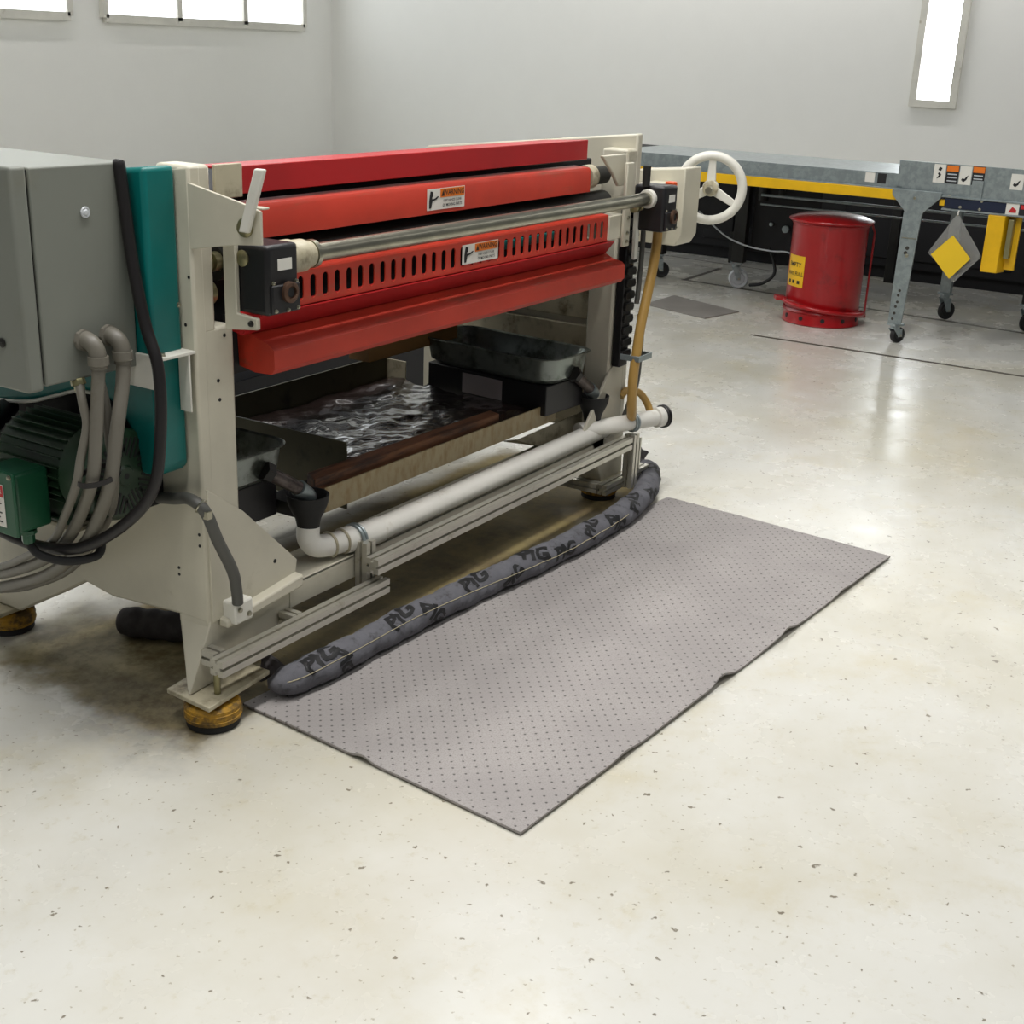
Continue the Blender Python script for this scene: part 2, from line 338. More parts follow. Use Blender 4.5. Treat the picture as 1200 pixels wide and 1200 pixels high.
# ================================================================ MAT
def make_mat():
    A = Vector((.100, .007, 0)); Bp = Vector((.035, -.76, 0)); Cc = Vector((1.903, -.898, 0)); Dd = Vector((1.974, -.126, 0))
    o0 = A; ux = (Dd - A).normalized(); uy = Vector((-ux.y, ux.x, 0))
    NU, NV = 190, 70
    def P(u, v):
        top = A.lerp(Dd, u); bot = Bp.lerp(Cc, u); p = top.lerp(bot, v)
        z = .003
        for u0, wd, h, k in ((.425, .022, .014, 1.6), (.61, .018, .011, 1.4), (.19, .024, .007, 1.0), (.80, .022, .006, 1.)):
            uu = u - u0 - .02 * (v - .5)
            z += h * math.exp(-(uu / wd) ** 2) * (.34 + .66 * v ** k)
        z += .004 * max(0, (v - .96) / .04) * (.5 + .5 * math.sin(u * 23)) * (u > .1)
        z += .0012 * (math.sin(u * 31 + v * 5) * math.sin(v * 9 + u * 4) + 1) * min(1, v * 6)
        if v > .5: p = p + (Bp - A).normalized() * (-.004) * math.exp(-((u - .425) / .02) ** 2)
        # left edge kink
        z += .009 * math.exp(-((v - .47) / .03) ** 2) * max(0, 1 - u * 8)
        return p, z
    mb = MB(); vs = []; T = .0055
    for i in range(NU + 1):
        for j in range(NV + 1):
            p, z = P(i / NU, j / NV); vs.append((p.x, p.y, z + T))
    n = (NU + 1) * (NV + 1)
    vs += [(x, y, z - T + .0003) for x, y, z in vs]
    I = lambda i, j: i * (NV + 1) + j
    fs = []
    for i in range(NU):
        for j in range(NV):
            fs.append((I(i, j), I(i, j + 1), I(i + 1, j + 1), I(i + 1, j))); fs.append((n + I(i, j), n + I(i + 1, j), n + I(i + 1, j + 1), n + I(i, j + 1)))
    for i in range(NU):
        for j in (0, NV): fs.append((I(i, j), I(i + 1, j), n + I(i + 1, j), n + I(i, j)))
    for j in range(NV):
        for i in (0, NU): fs.append((I(i, j), I(i, j + 1), n + I(i, j + 1), n + I(i, j)))
    # object axes follow the mat so the dimples line up with it
    global ORG
    ang = math.atan2(ux.y, ux.x); Rm = Matrix.Rotation(-ang, 3, 'Z')
    mb.add([Rm @ (Vector(v) - A) for v in vs], fs); ORG = Vector((0, 0, 0))
    o = build('absorbent_mat', mb, MATM, None, ang=60); o.location = A; o.rotation_euler = (0, 0, ang)
    tag(o, 'long grey dimpled absorbent mat lying creased on floor in front of machine', 'mat')
make_mat()
single('absorbent_mat', (5.2, 1.25, 0), MB().hexa([(5.061, 1.521, .0005), (4.912, 1.066, .0005), (5.241, .999, .0005), (5.445, 1.511, .0005)],
       [(5.061, 1.521, .006), (4.912, 1.066, .006), (5.241, .999, .006), (5.445, 1.511, .006)]), mk('flat_grey_felt', srgb(132, 128, 122), .9),
       'small flat dark grey absorbent pad on open floor far behind the machine', 'mat')

# ================================================================ SOCK
def make_sock():
    root = thing('absorbent_sock', (.15, -.03, 0), 'long grey absorbent sock with black printed marks curled along the front of the machine', 'sock')
    R0 = .0385; z0 = .0085 + R0 * .93
    key = [(.150, -.022), (.20, -.050), (.37, -.064), (.64, -.070), (.92, -.092), (1.19, -.119), (1.42, -.130), (1.65, -.126), (1.85, -.096), (2.00, -.040), (2.09, .012), (2.115, .055)]
    path = smoothpts([(x, y, z0) for x, y in key], 16)
    L = [0.]
    for a, b in zip(path, path[1:]): L.append(L[-1] + (b - a).length)
    tot = L[-1]
    def at(s):
        s = max(0, min(tot, s)); i = max(j for j in range(len(L)) if L[j] <= s); i = min(i, len(path) - 2)
        t = (s - L[i]) / (L[i + 1] - L[i]); c = path[i].lerp(path[i + 1], t)
        i0 = max(0, i - 2); i1 = min(len(path) - 1, i + 3); T = (path[i1] - path[i0]).normalized()
        return c, T
    def rad(s, a):
        e = min(s, tot - s); f = 1.
        if e < .05: f = .30 + .70 * math.sin(math.pi / 2 * e / .05)
        r = R0 * f * (1 + .05 * math.sin(s * 23 + 1) * math.sin(a * 2) + .035 * math.sin(s * 61 + a * 3) + .02 * math.sin(s * 140 - a * 4))
        return r
    def surf(s, a, off=0):     # a = 0 faces the viewer side (-Y), pi/2 is up
        c, T = at(s); sd = T.cross(Vector((0, 0, 1))).normalized(); r = rad(s, a) + off
        p = c + sd * math.cos(a) * r + Vector((0, 0, 1)) * math.sin(a) * r * .93
        return p
    n, m = 420, 40; mb = MB(); vs = []
    for i in range(n + 1):
        for j in range(m): vs.append(surf(tot * i / n, 2 * math.pi * j / m))
    fs = [(i * m + j, i * m + (j + 1) % m, (i + 1) * m + (j + 1) % m, (i + 1) * m + j) for i in range(n) for j in range(m)] + [tuple(range(m)), tuple(range(n * m, n * m + m))]
    build('sock_body', mb.add(vs, fs), SOCKM, root, ang=70)
    seam = [surf(tot * i / 260, math.radians(24 + 10 * math.sin(i / 30)), .0006) for i in range(4, 190)]
    build('seam_stitching', MB().tube(seam, .0011, 6), THREAD, root)
    # puckered tied ends
    def tie(p, d):
        d = Vector(d).normalized(); u = d.orthogonal().normalized(); w_ = d.cross(u); prof = [(.0, -.022), (.026, -.02), (.017, .0), (.009, .014), (.016, .028), (.026, .045), (.020, .05), (.004, .046)]
        vv = []; k_ = 28
        for ri, h in [(a_ * 1.2, b_ * 1.2) for a_, b_ in prof]:
            for j in range(k_):
                a = 2 * math.pi * j / k_; rr = ri * (1 + .22 * math.sin(a * 5 + h * 60)); vv.append(Vector(p) + d * h + (u * math.cos(a) + w_ * math.sin(a)) * rr)
        f_ = [(i * k_ + j, i * k_ + (j + 1) % k_, (i + 1) * k_ + (j + 1) % k_, (i + 1) * k_ + j) for i in range(len(prof) - 1) for j in range(k_)] + [tuple(range(k_)), tuple(range((len(prof) - 1) * k_, len(prof) * k_))]
        return MB().add(vv, f_)
    build('tied_end', tie((.192, .010, .066), (-.15, .35, .8)), SOCKD, root)
    build('tied_end', tie((2.118, .058, .052), (.62, .38, .25)), SOCKD, root)
    # printed marks, bent on to the fabric
    vs0, fs0 = textmesh('PIG', .070, .05)
    marks = [(.13, 66, .9, 10), (.19, 8, .7, -70), (.42, 70, .9, 15), (.53, 12, .8, -40), (.72, 70, .9, 10), (.86, 5, .7, 30), (.98, 66, .9, -20), (1.10, 15, .8, 0),
             (1.27, 62, .8, 35), (1.40, 10, .9, -35), (1.56, 60, .9, 40), (1.70, 15, .8, -25), (1.90, 50, .9, 60), (2.04, 25, .8, 10)]
    for s0, a0, sc, rt in marks:
        bm = bmesh.new(); bv = [bm.verts.new(v) for v in vs0]
        for f in fs0:
            try: bm.faces.new([bv[i] for i in f])
            except ValueError: pass
        bmesh.ops.triangulate(bm, faces=bm.faces); bmesh.ops.subdivide_edges(bm, edges=bm.edges, cuts=2, use_grid_fill=True)
        bm.verts.index_update(); c_, s_ = math.cos(math.radians(rt)), math.sin(math.radians(rt)); out = []
        for v in bm.verts:
            x, y = v.co.x * sc * 1.15, v.co.y * sc; x, y = x * c_ - y * s_, x * s_ + y * c_
            x += .006 * math.sin(y * 120)
            out.append(surf(s0 + x, math.radians(a0) + y / R0, .0012))
        mbm = MB().add(out, [tuple(v.index for v in f.verts) for f in bm.faces]); bm.free()
        build('printed_mark', mbm, INK, root)
make_sock()
# dark roll of sock behind the front leg
def roll():
    key = smoothpts([(.195, .505, .036), (.225, .43, .037), (.27, .33, .037), (.32, .23, .036)], 10); n = len(key)
    r = [.037 * (.55 + .45 * math.sin(math.pi / 2 * min(1, min(i, n - 1 - i) / 4))) * (1 + .05 * math.sin(i * 1.3)) for i in range(n)]
    single('absorbent_sock', (.25, .38, 0), MB().tube(key, r, 24), SOCKD, 'short dark oil-soaked absorbent sock lying on the floor under the left side of the machine', 'sock')
roll()

# ================================================================ MACHINE
mroot = thing('roller_machine', (1.0, .4, 0), 'large cream framed industrial roller machine with red guards, teal covers and black gearboxes', 'machine')
m = mroot
# side frames
def side_frame(x0, x1, mirror=False):
    pts = [(.03, 1.165), (.03, .22), (.117, .22), (.326, .204), (.414, .218), (.50, .167), (.66, .078), (.82, .078), (.82, 1.075)]
    return MB().yz(pts, x0, x1)
lf = build('left_frame', side_frame(.03, .062), CREAM, m, .006)
rf = build('right_frame', side_frame(1.885, 1.92), CREAM, m, .006)
build('front_column', MB().box(.031, .137, .031, .12, .20, .85).box(.031, .088, .031, .12, .84, 1.165), CREAM, m, .007)
build('front_column', MB().box(1.79, 1.919, .031, .12, .20, .93).box(1.83, 1.919, .031, .12, .92, 1.12), CREAM, m, .007)
build('gusset', MB().xz([(.04, .22), (.30, .235), (.309, .281), (.142, .445), (.04, .52)], .026, .036), CREAM, m, .002)
build('gusset', MB().xz([(1.88, .22), (1.655, .235), (1.645, .281), (1.795, .445), (1.88, .52)], .026, .036), CREAM, m, .002)
# inner panel of the right frame with edges and holes
ip = build('inner_panel', MB().box(1.872, 1.884, .14, .72, .58, .84).box(1.872, 1.884, .14, .74, .23, .56), CREAMD, m, .004)
for y, z in ((.30, .69), (.26, .72), (.52, .66), (.44, .75)): build('panel_hole', MB().cyl((1.871, y, z), (1.8735, y, z), .008, n=16), INK, ip)
# flared ankles
build('ankle', MB().add([(-.037, .027, .078), (.20, .04, .078), (.285, .03, .17), (.287, .03, .245), (.034, .03, .245), (.033, .03, .215),
                       (-.02, .05, .078), (.19, .065, .078), (.27, .05, .17), (.27, .05, .245), (.036, .118, .245), (.034, .118, .215)],
                      [(0, 1, 2, 3, 4, 5), (6, 11, 10, 9, 8, 7), (0, 5, 11, 6), (5, 4, 10, 11), (4, 3, 9, 10), (3, 2, 8, 9), (2, 1, 7, 8), (1, 0, 6, 7)]), CREAM, m, .003)
build('ankle', MB().hexa([(1.79, .03, .078), (1.93, .03, .078), (1.93, .11, .078), (1.79, .11, .078)], [(1.70, .03, .245), (1.925, .03, .245), (1.925, .118, .245), (1.70, .118, .245)]), CREAM, m, .003)
# levelling feet
for (x, y) in ((.012, .010), (1.86, .075), (.06, .745), (1.90, .745)):
    fr = (x == .012)
    x0, x1, y0, y1 = (-.05, .155, -.042, .112) if fr else (x - .075, x + .075, y - .06, y + .06)
    fp = build('foot_plate', MB().hexa([(x0, y0, .066), (x1, y0 + (.018 if fr else 0), .066), (x1, y1, .066), (x0 + (.01 if fr else 0), y1 - .02, .066)], [(x0, y0, .077), (x1, y0 + (.018 if fr else 0), .077), (x1, y1, .077), (x0 + (.01 if fr else 0), y1 - .02, .077)]), CREAMD, m, .002)
    ft = build('levelling_foot', MB().lathe([(.050, .016), (.0600, .018), (.0615, .028), (.0605, .050), (.055, .056), (.03, .058), (.026, .066)], (x, y, 0), n=48), YELPAD, m)
    build('rubber_base', MB().lathe([(.054, 0), (.057, .003), (.056, .015), (.046, .017)], (x, y, 0), n=48), RUBBER, ft)
    build('ridges', MB().torus((x, y, .027), (0, 0, 1), .0612, .0018).torus((x, y, .041), (0, 0, 1), .0608, .0016), YELPAD, ft)
# drain trough beam across the front
tb = build('trough_beam', MB().box(.286, 1.79, .030, .034, .165, .226).box(.286, 1.79, .030, .150, .218, .224).box(.286, 1.79, .146, .150, .165, .232), CREAM, m, .0015)
build('column_ledge', MB().hexa([(.060, .004, .205), (.305, .004, .222), (.305, .030, .222), (.060, .030, .205)], [(.060, .004, .222), (.305, .004, .250), (.305, .030, .254), (.060, .030, .226)]), CREAMD if False else CREAM, m, .004)
bf = build('ledge_fitting', MB().box(.070, .125, -.010, .030, .212, .262), WHITE, m, .005)
bolt(bf, (.083, -.011, .245), (0, -1, 0), .005); bolt(bf, (.11, -.011, .228), (0, -1, 0), .005)
# aluminium extrusion rails
build('extrusion_rail', MB().slots((-.012, -.030, .150), (.560, -.030, .150), .036), ALU, m)
build('extrusion_rail', MB().slots((.510, -.032, .212), (1.835, -.032, .212), .038), ALU, m)
build('extrusion_rail', MB().slots((1.72, -.010, .075), (2.02, -.010, .075), .032), ALU, m)
build('extrusion_bracket', MB().slots((.018, -.010, .155), (.018, .028, .155), .034, (0, 0, 1)), ALU, m)
build('extrusion_bracket', MB().slots((.262, -.012, .155), (.262, .029, .155), .032), ALU, m)
build('extrusion_bracket', MB().slots((1.735, .008, .075), (1.735, .22, .075), .032), ALU, m)
build('extrusion_post', MB().slots((.535, .008, .120), (.535, .008, .262), .036, (1, 0, 0)), ALU, m)
build('extrusion_post', MB().slots((1.862, -.034, .055), (1.862, -.034, .235), .036, (1, 0, 0)), ALU, m)
build('extrusion_post', MB().slots((1.945, -.010, .090), (1.945, -.010, .20), .026, (1, 0, 0)), ALU, m)
build('stud', MB().cyl((.008, -.010, .078), (.008, -.010, .142), .0075, n=14), BRASSY, m)
build('black_cable_carrier', MB().box(1.800, 1.855, -.002, .028, .46, .985), BLACK, m, .004)
for i in range(13):
    z = .49 + i * .037
    build('carrier_link', MB().xz([(1.803, z), (1.852, z), (1.858, z + .010), (1.852, z + .024), (1.803, z + .024), (1.797, z + .010)], -.012, -.001), DARK, m, .002)
# red guards
tg = build('top_red_guard', MB().yz([(.055, 1.100), (.055, 1.155), (.20, 1.145), (.20, 1.140), (.062, 1.150), (.062, 1.100)], .17, 1.62), DRED, m, .002)
ug = build('upper_red_guard', MB().yz([(.030, 1.012), (.030, 1.072), (.036, 1.080), (.085, 1.083), (.085, 1.077), (.040, 1.074), (.036, 1.070), (.036, 1.012)], .165, 1.60), RED, m)
def perf():
    mb = MB(); x0, x1, z0, z1 = .19, 1.665, .868, .940; n = 36; a, b = .8785, .9295; y0, y1 = -.002, .001
    step = (x1 - x0 - .03) / n; hw = step * .24; k_ = 6
    for s, y in ((0, y0), (1, y1)):
        pass
    # front sheet made of strips around rounded slots
    def slotring(cx):
        pts = []
        for i in range(k_ + 1): an = math.pi * i / k_; pts.append((cx + hw * math.cos(an), b - hw + hw * math.sin(an)))
        for i in range(k_ + 1): an = math.pi + math.pi * i / k_; pts.append((cx + hw * math.cos(an), a + hw + hw * math.sin(an)))
        return pts
    for i in range(n):
        l = x0 + .015 + i * step; r = l + step; cx = (l + r) / 2; ring = slotring(cx)
        m1 = (a + b) / 2
        # outer points matching the ring: project to rectangle
        outer = []
        for (x, z) in ring:
            dx, dz = x - cx, z - m1
            if z > b - hw - 1e-9: t = dx / hw; outer.append((cx + t * step / 2, z1))
            else: t = dx / hw; outer.append((cx + t * step / 2, z0))
        N_ = len(ring)
        for y, nm in ((y0, 0), (y1, 1)):
            base = len(mb.v); mb.v += [Vector((p[0], y, p[1])) for p in ring] + [Vector((p[0], y, p[1])) for p in outer]
            for j in range(N_):
                j2 = (j + 1) % N_; mb.f.append((base + j, base + j2, base + N_ + j2, base + N_ + j))
        base = len(mb.v); mb.v += [Vector((p[0], y0, p[1])) for p in ring] + [Vector((p[0], y1, p[1])) for p in ring]
        for j in range(N_): j2 = (j + 1) % N_; mb.f.append((base + j, base + N_ + j, base + N_ + j2, base + j2))
    mb.box(x0, x0 + .015, y0, y1, z0, z1); mb.box(x1 - .015, x1, y0, y1, z0, z1)
    mb.yz([(y0, z1), (.0, z1 + .004), (.022, z1 + .006), (.022, z1 + .002), (y1, z1)], x0, x1)
    mb.yz([(y0, z0), (y1, z0), (.03, z0 - .006), (.03, z0 - .010)], x0, x1)
    return mb
pg = build('slotted_red_guard', perf(), RED, m, smooth=False)
tr = build('red_drip_tray', MB().yz([(.030, .862), (.034, .862), (.040, .822), (.000, .806), (-.026, .798), (-.034, .792), (-.036, .764), (-.026, .756), (.02, .752), (.055, .775), (.055, .752), (.012, .744), (-.032, .746), (-.042, .758), (-.041, .796), (-.032, .805), (.0, .812), (.034, .828)], .180, 1.715), RED, m)
build('tray_end_cap', MB().yz([(-.041, .796), (-.042, .758), (-.032, .746), (.012, .744), (.056, .752), (.060, .830), (.034, .828), (-.03, .806)], .176, .180), RED, m)
build('red_side_plate', MB().yz([(-.01, .865), (.060, .865), (.060, .832), (.02, .825)], .15, 1.70), DRED, m)
# black roller housing behind the guards
hb = build('roller_housing', MB().box(.142, 1.786, .13, .62, .80, 1.09), DARKER, m, .004)
build('roller', MB().cyl((.14, .085, .965), (1.78, .085, .965), .036, n=32), DARK, m)
build('roller', MB().cyl((.14, .085, 1.045), (1.78, .085, 1.045), .026, n=32), DARK, m)
build('teal_cover_plate', MB().box(1.15, 1.42, .030, .040, .892, .915), TEAL, m, .002)
build('dark_valance', MB().box(.15, 1.78, .060, .075, .735, .86), DARKER, m)
# navy cross bar and stay
build('navy_cross_bar', MB().box(.062, 1.885, .50, .54, .555, .60).box(.062, 1.885, .495, .50, .597, .603), NAVY, m, .002)
build('rear_panel', B(.062, 1.30, .715, .725, .56, .82), DARKER, m, .002)
build('tan_cover', MB().box(1.20, 1.66, .52, .60, .50, .59), mk('tan_paint', srgb(150, 110, 60), .6), m, .004)
build('support_bar', MB().box(.062, 1.885, .22, .25, .316, .348).box(.062, 1.885, .56, .59, .316, .348), DARK, m, .003)
build('bent_sheet_corner', MB().xz([(1.385, .296), (1.780, .302), (1.786, .212), (1.63, .205)], .110, .114).add([(1.385, .112, .296), (1.63, .112, .205), (1.63, .20, .205), (1.45, .20, .26), (1.385, .112, .299), (1.63, .112, .208), (1.63, .20, .208), (1.45, .20, .263)], [(0, 1, 2, 3), (7, 6, 5, 4), (0, 4, 5, 1), (1, 5, 6, 2), (2, 6, 7, 3), (3, 7, 4, 0)]), CREAMD, m)
# steel bar, collars, gearboxes
build('steel_bar', MB().cyl((.18, -.055, .985), (1.835, -.055, .985), .0195, n=40), STEEL, m)
cl = build('bar_collar', MB().lathe([(.034, 0), (.036, .004), (.036, .03), (.030, .034), (.033, .040), (.033, .068), (.028, .072), (.027, .09), (.02, .094)], (.180, -.055, .985), (1, 0, 0)), CREAMD, m)
build('collar_ring', MB().lathe([(.020, 0), (.029, 0), (.029, .012), (.020, .012)], (.272, -.055, .985), (1, 0, 0)), STEEL, m)
build('bar_collar', MB().lathe([(.026, 0), (.028, .004), (.028, .020), (.022, .022)], (1.800, -.055, .985), (1, 0, 0)), WHITE, m)
def gearbox(x0, x1):
    g = build('gearbox', MB().box(x0, x1, -.108, -.004, .888, 1.024), BLACK, m, .009, seg=3)
    build('gearbox_cover', MB().box(x0 + .006, x1 - .004, -.115, -.106, .892, .948), BLACK, g, .003)
    cx = x0 + (x1 - x0) * .58; cz = .932
    build('shaft_boss', MB().lathe([(.021, -.002), (.021, .007), (.018, .009), (.0125, .009), (.012, .004), (0, .004)], (cx, -.115, cz), (0, -1, 0), 32), mk('rusty_boss', srgb(96, 72, 58), .5, .6, dirt=srgb(50, 36, 28), dscale=60), g)
    build('shaft_bore', MB().lathe([(.0095, 0), (.0095, .0012), (0, .0012)], (cx, -.1195, cz), (0, -1, 0), 24), INK, g)
    for bx, bz in ((x0 + .014, .952), (x1 - .010, .950), (x0 + .014, .899), (x1 - .012, .899), ((x0 + x1) / 2 + .004, .897)): bolt(g, (bx, -.115 if bz < .95 else -.109, bz), (0, -1, 0), .0034, .004, name='cap_screw')
    p = decal('name_plate', WHITEL, g, (x0 + .028, -.1085, .975), FU, FV, .040, .022)
    build('plate_print', MB().box(x0 + .031, x0 + .056, -.1102, -.1098, .990, .993).box(x0 + .033, x0 + .064, -.1102, -.1098, .984, .986), REDL, p, smooth=False) if False else None
    return g
g1 = gearbox(.090, .180); g2 = gearbox(1.815, 1.905)
build('shaft_plug', MB().lathe([(.016, 0), (.016, .003), (.012, .006), (0, .007)], (.090, -.045, .995), (-1, 0, 0), 28), BRASSY, g1)
build('orange_cap', MB().box(1.908, 1.935, -.09, -.06, .955, 1.03), ORANGE, m, .003)
# bracket plates
bp = build('hood_plate', MB().yz([(.031, 1.010), (.031, 1.135), (-.125, 1.106), (-.152, 1.098), (-.152, 1.037), (-.09, 1.031)], .0275, .034).box(.034, .055, -.15, .03, 1.100, 1.104), CREAM, m, .0015)
lv = build('lever_arm', MB().prism([(-.012, 0), (.012, 0), (.013, .125), (-.011, .125)], (.014, -.120, 1.058), (0, -1, 0), (0, -.34, .94), (.010, 0, 0)), WHITE, m, .003)
build('lever_pivot', MB().lathe([(.018, 0), (.018, .004), (.012, .007), (.012, .012), (0, .013)], (.0275, -.115, 1.066), (-1, 0, 0), 20), BRASSY, lv)
build('mounting_plate', MB().yz([(-.004, .852), (-.004, 1.03), (-.036, 1.03), (-.036, .888), (-.088, .884), (-.088, .862)], .078, .089), CREAM, m, .002)
bolt(m, (.0779, -.074, .873), (-1, 0, 0), .005, .006, DARK)
rc = build('idler_wheels', MB().lathe([(.0, 0), (.022, 0), (.022, .02), (.012, .022), (.012, .03), (.02, .032), (.02, .05), (0, .05)], (.09, .075, .97), (1, 0, 0)).lathe([(0, 0), (.026, 0), (.026, .03), (0, .03)], (.09, .08, .91), (1, 0, 0)), BRASSY, m)
build('upper_bracket', MB().box(.09, .165, .02, .028, 1.10, 1.165), CREAMD, m, .002)
build('lug_plate', MB().box(1.664, 1.79, -.008, .0, .870, .940), CREAM, m, .002)
build('slide_plate', MB().box(1.735, 1.775, -.02, -.009, .845, 1.09), CREAM, m, .003)
for z in (.86, .885, .93): bolt(m, (1.755, -.0205, z), (0, -1, 0), .005, .005)
build('slide_plate', MB().box(1.825, 1.855, -.012, .0, .835, 1.02), CREAMD, m, .003)
build('clamp_knob', MB().lathe([(.012, 0), (.018, .004), (.018, .018), (.010, .02), (.010, .04), (.014, .042), (.014, .05), (0, .051)], (1.765, -.03, .962), (1, 0, 0)), BRASSY, m)
build('white_bar', MB().hexa([(1.806, -.026, .80), (1.826, -.026, .80), (1.826, -.014, .80), (1.806, -.014, .80)], [(1.800, -.026, .975), (1.826, -.026, .975), (1.826, -.014, .975), (1.800, -.014, .975)]), WHITE, m, .002)
build('curved_bracket', MB().xz([(1.63, 1.112), (1.78, 1.112), (1.78, 1.02), (1.74, 1.02), (1.70, 1.06)], .010, .022), CREAM, m, .003)
build('roller_end', MB().lathe([(0, 0), (.032, 0), (.034, .01), (.034, .035), (.02, .04), (0, .04)], (1.615, .06, 1.05), (1, 0, 0)), CREAMD, m)
build('upper_post', MB().cyl((1.81, -.045, 1.02), (1.81, -.045, 1.08), .012), DARK, m)
# screw holes and screws on the column and side face
for x, z in ((.105, .90), (.078, .895), (.11, .83), (.092, .445), (.088, .74), (.09, .70)):
    if z > .85: continue
    build('screw_hole', MB().cyl((x, .0302, z), (x, .0312, z), .004, n=12), INK, m)
for y, z in ((.040, .955), (.055, .86), (.045, .42), (.045, .395), (.11, .33), (.11, .315)):
    build('screw_hole', MB().cyl((.0292, y, z), (.0302, y, z), .0035, n=12), INK, m)
build('screw_hole', MB().cyl((.235, .0255, .30), (.235, .0262, .30), .005, n=12), INK, m)
build('knob_screw', MB().lathe([(.012, 0), (.010, .004), (0, .005)], (.0292, .012, 1.02), (-1, 0, 0), 16), DARK, m) if False else None
# outboard arm and handwheel on the right
ob_ = build('outboard_bracket', MB().yz([(.10, .80), (.12, .765), (.34, .765), (.30, 1.01), (.10, 1.03)], 2.40, 2.53), CREAM, m, .004)
build('outboard_arm', MB().box(1.90, 2.42, .14, .22, .86, .98), CREAM, m, .004)
hw = build('handwheel', MB().torus((2.62, .10, .950), (-.94, -.34, 0), .112, .0165), WHITE, m)
ax_ = Vector((-.94, -.34, 0)).normalized(); uu_ = Vector((.34, -.94, 0)).normalized()
build('hub', MB().lathe([(.0, -.02), (.028, -.02), (.030, -.01), (.026, .02), (.012, .024), (0, .024)], (2.62, .10, .950), ax_), CREAMD, hw)
for a in (90, 210, 330):
    d = uu_ * math.cos(math.radians(a)) + Vector((0, 0, 1)) * math.sin(math.radians(a)); c = Vector((2.62, .10, .95))
    s_ = ax_.cross(d)
    build('spoke', MB().hexa([c + d * .02 + s_ * .017 + ax_ * .006, c + d * .02 - s_ * .017 + ax_ * .006, c + d * .02 - s_ * .017 - ax_ * .006, c + d * .02 + s_ * .017 - ax_ * .006],
                             [c + d * .112 + s_ * .011 + ax_ * .006, c + d * .112 - s_ * .011 + ax_ * .006, c + d * .112 - s_ * .011 - ax_ * .006, c + d * .112 + s_ * .011 - ax_ * .006]), WHITE, hw, .003)
build('wheel_shaft', MB().cyl((2.53, .068, .95), (2.62, .10, .95), .012), STEEL, m)
# warning labels
def warn(parent, x, z, w_, h, y, pale):
    lb = decal('warning_label', WHITEL, parent, (x, y, z), FU, FV, w_, h, .0008)
    e = y - .0010
    build('orange_header', MB().box(x + w_ * .34, x + w_ * .985, e - .0004, e, z + h * .56, z + h * .97), ORANGEL, lb, smooth=False)
    text('label_text', '\u25b2WARNING' if False else 'WARNING', h * .38, (x + w_ * .70, e - .0007, z + h * .765), FU, FV, INK, lb, .95)
    t = [(x + w_ * .37, z + h * .62), (x + w_ * .45, z + h * .62), (x + w_ * .41, z + h * .90)]
    build('warning_triangle', MB().prism([(a, b) for a, b in t], (0, e - .0006, 0), (1, 0, 0), (0, 0, 1), (0, .0002, 0)), INK, lb, smooth=False)
    text('label_text', 'KEEP HANDS CLEAR', h * .17, (x + w_ * .66, e - .0007, z + h * .40), FU, FV, INK, lb)
    text('label_text', 'OF MOVING PARTS', h * .19, (x + w_ * .66, e - .0007, z + h * .18), FU, FV, INK, lb)
    pic = [(.05, .10), (.10, .10), (.13, .42), (.24, .50), (.30, .62), (.27, .64), (.20, .55), (.13, .52), (.12, .60), (.15, .66), (.15, .86), (.08, .90), (.06, .66), (.05, .45)]
    build('pictogram', MB().prism([(x + w_ * a * 1.0, z + h * b) for a, b in pic], (0, e - .0006, 0), (1, 0, 0), (0, 0, 1), (0, .0003, 0)), INK, lb, smooth=False)
warn(ug, .797, 1.021, .158, .050, .0295, True)
warn(pg, .905, .884, .162, .048, -.0025, True)
# teal belt guard
def arc_pts(cx, cz, r, a0, a1, n=14): return [(cx + r * math.cos(math.radians(a0 + (a1 - a0) * i / n)), cz + r * math.sin(math.radians(a0 + (a1 - a0) * i / n))) for i in range(n + 1)]
tgp = [(.062, 1.165), (.062, .575), (.075, .560), (.125, .560), (.135, .60)] + [(y, z) for y, z in arc_pts(.34, .545, .215, 155, 78, 10)] + [(.44, .66), (.52, .635), (.62, .63), (.72, .65), (.78, .70), (.80, 1.08)]
arch = smoothpts([(.122, .60, 0), (.15, .66, 0), (.20, .700, 0), (.28, .704, 0), (.36, .680, 0), (.44, .655, 0), (.54, .640, 0), (.64, .638, 0), (.72, .652, 0), (.78, .70, 0)], 4)
arch = [(p.x, p.y) for p in arch]
tgp = [(.062, 1.165), (.062, .575), (.075, .560), (.118, .560)] + arch + [(.80, 1.08)]
tc_ = build('teal_belt_guard', MB().yz(tgp, -.052, .028), TEAL, m, .012, seg=3)
build('dark_belt_housing', MB().yz([(.14, .47), (.14, .60), (.16, .665), (.21, .712), (.29, .715), (.50, .66), (.76, .70), (.76, .50), (.50, .47)], -.018, .0285), DARKER, m, .004)  # added dark plate, puts the shade around the belts into colour
bolt(tc_, (.02, .062, .90), (0, -1, 0), .004, .004, name='cover_screw')
build('guard_rim', MB().tube([(-.053, y, z) for y, z in arch[8:36]], .004, 8), WHITE, tc_)
sb = build('shelf_bracket', MB().box(-.060, .029, .030, .14, .806, .812).box(-.060, -.056, .034, .14, .745, .808).box(.010, .014, .030, .060, .69, .808), WHITE, m, .001)
bolt(sb, (-.045, .045, .812), (0, 0, 1), .006, .006)
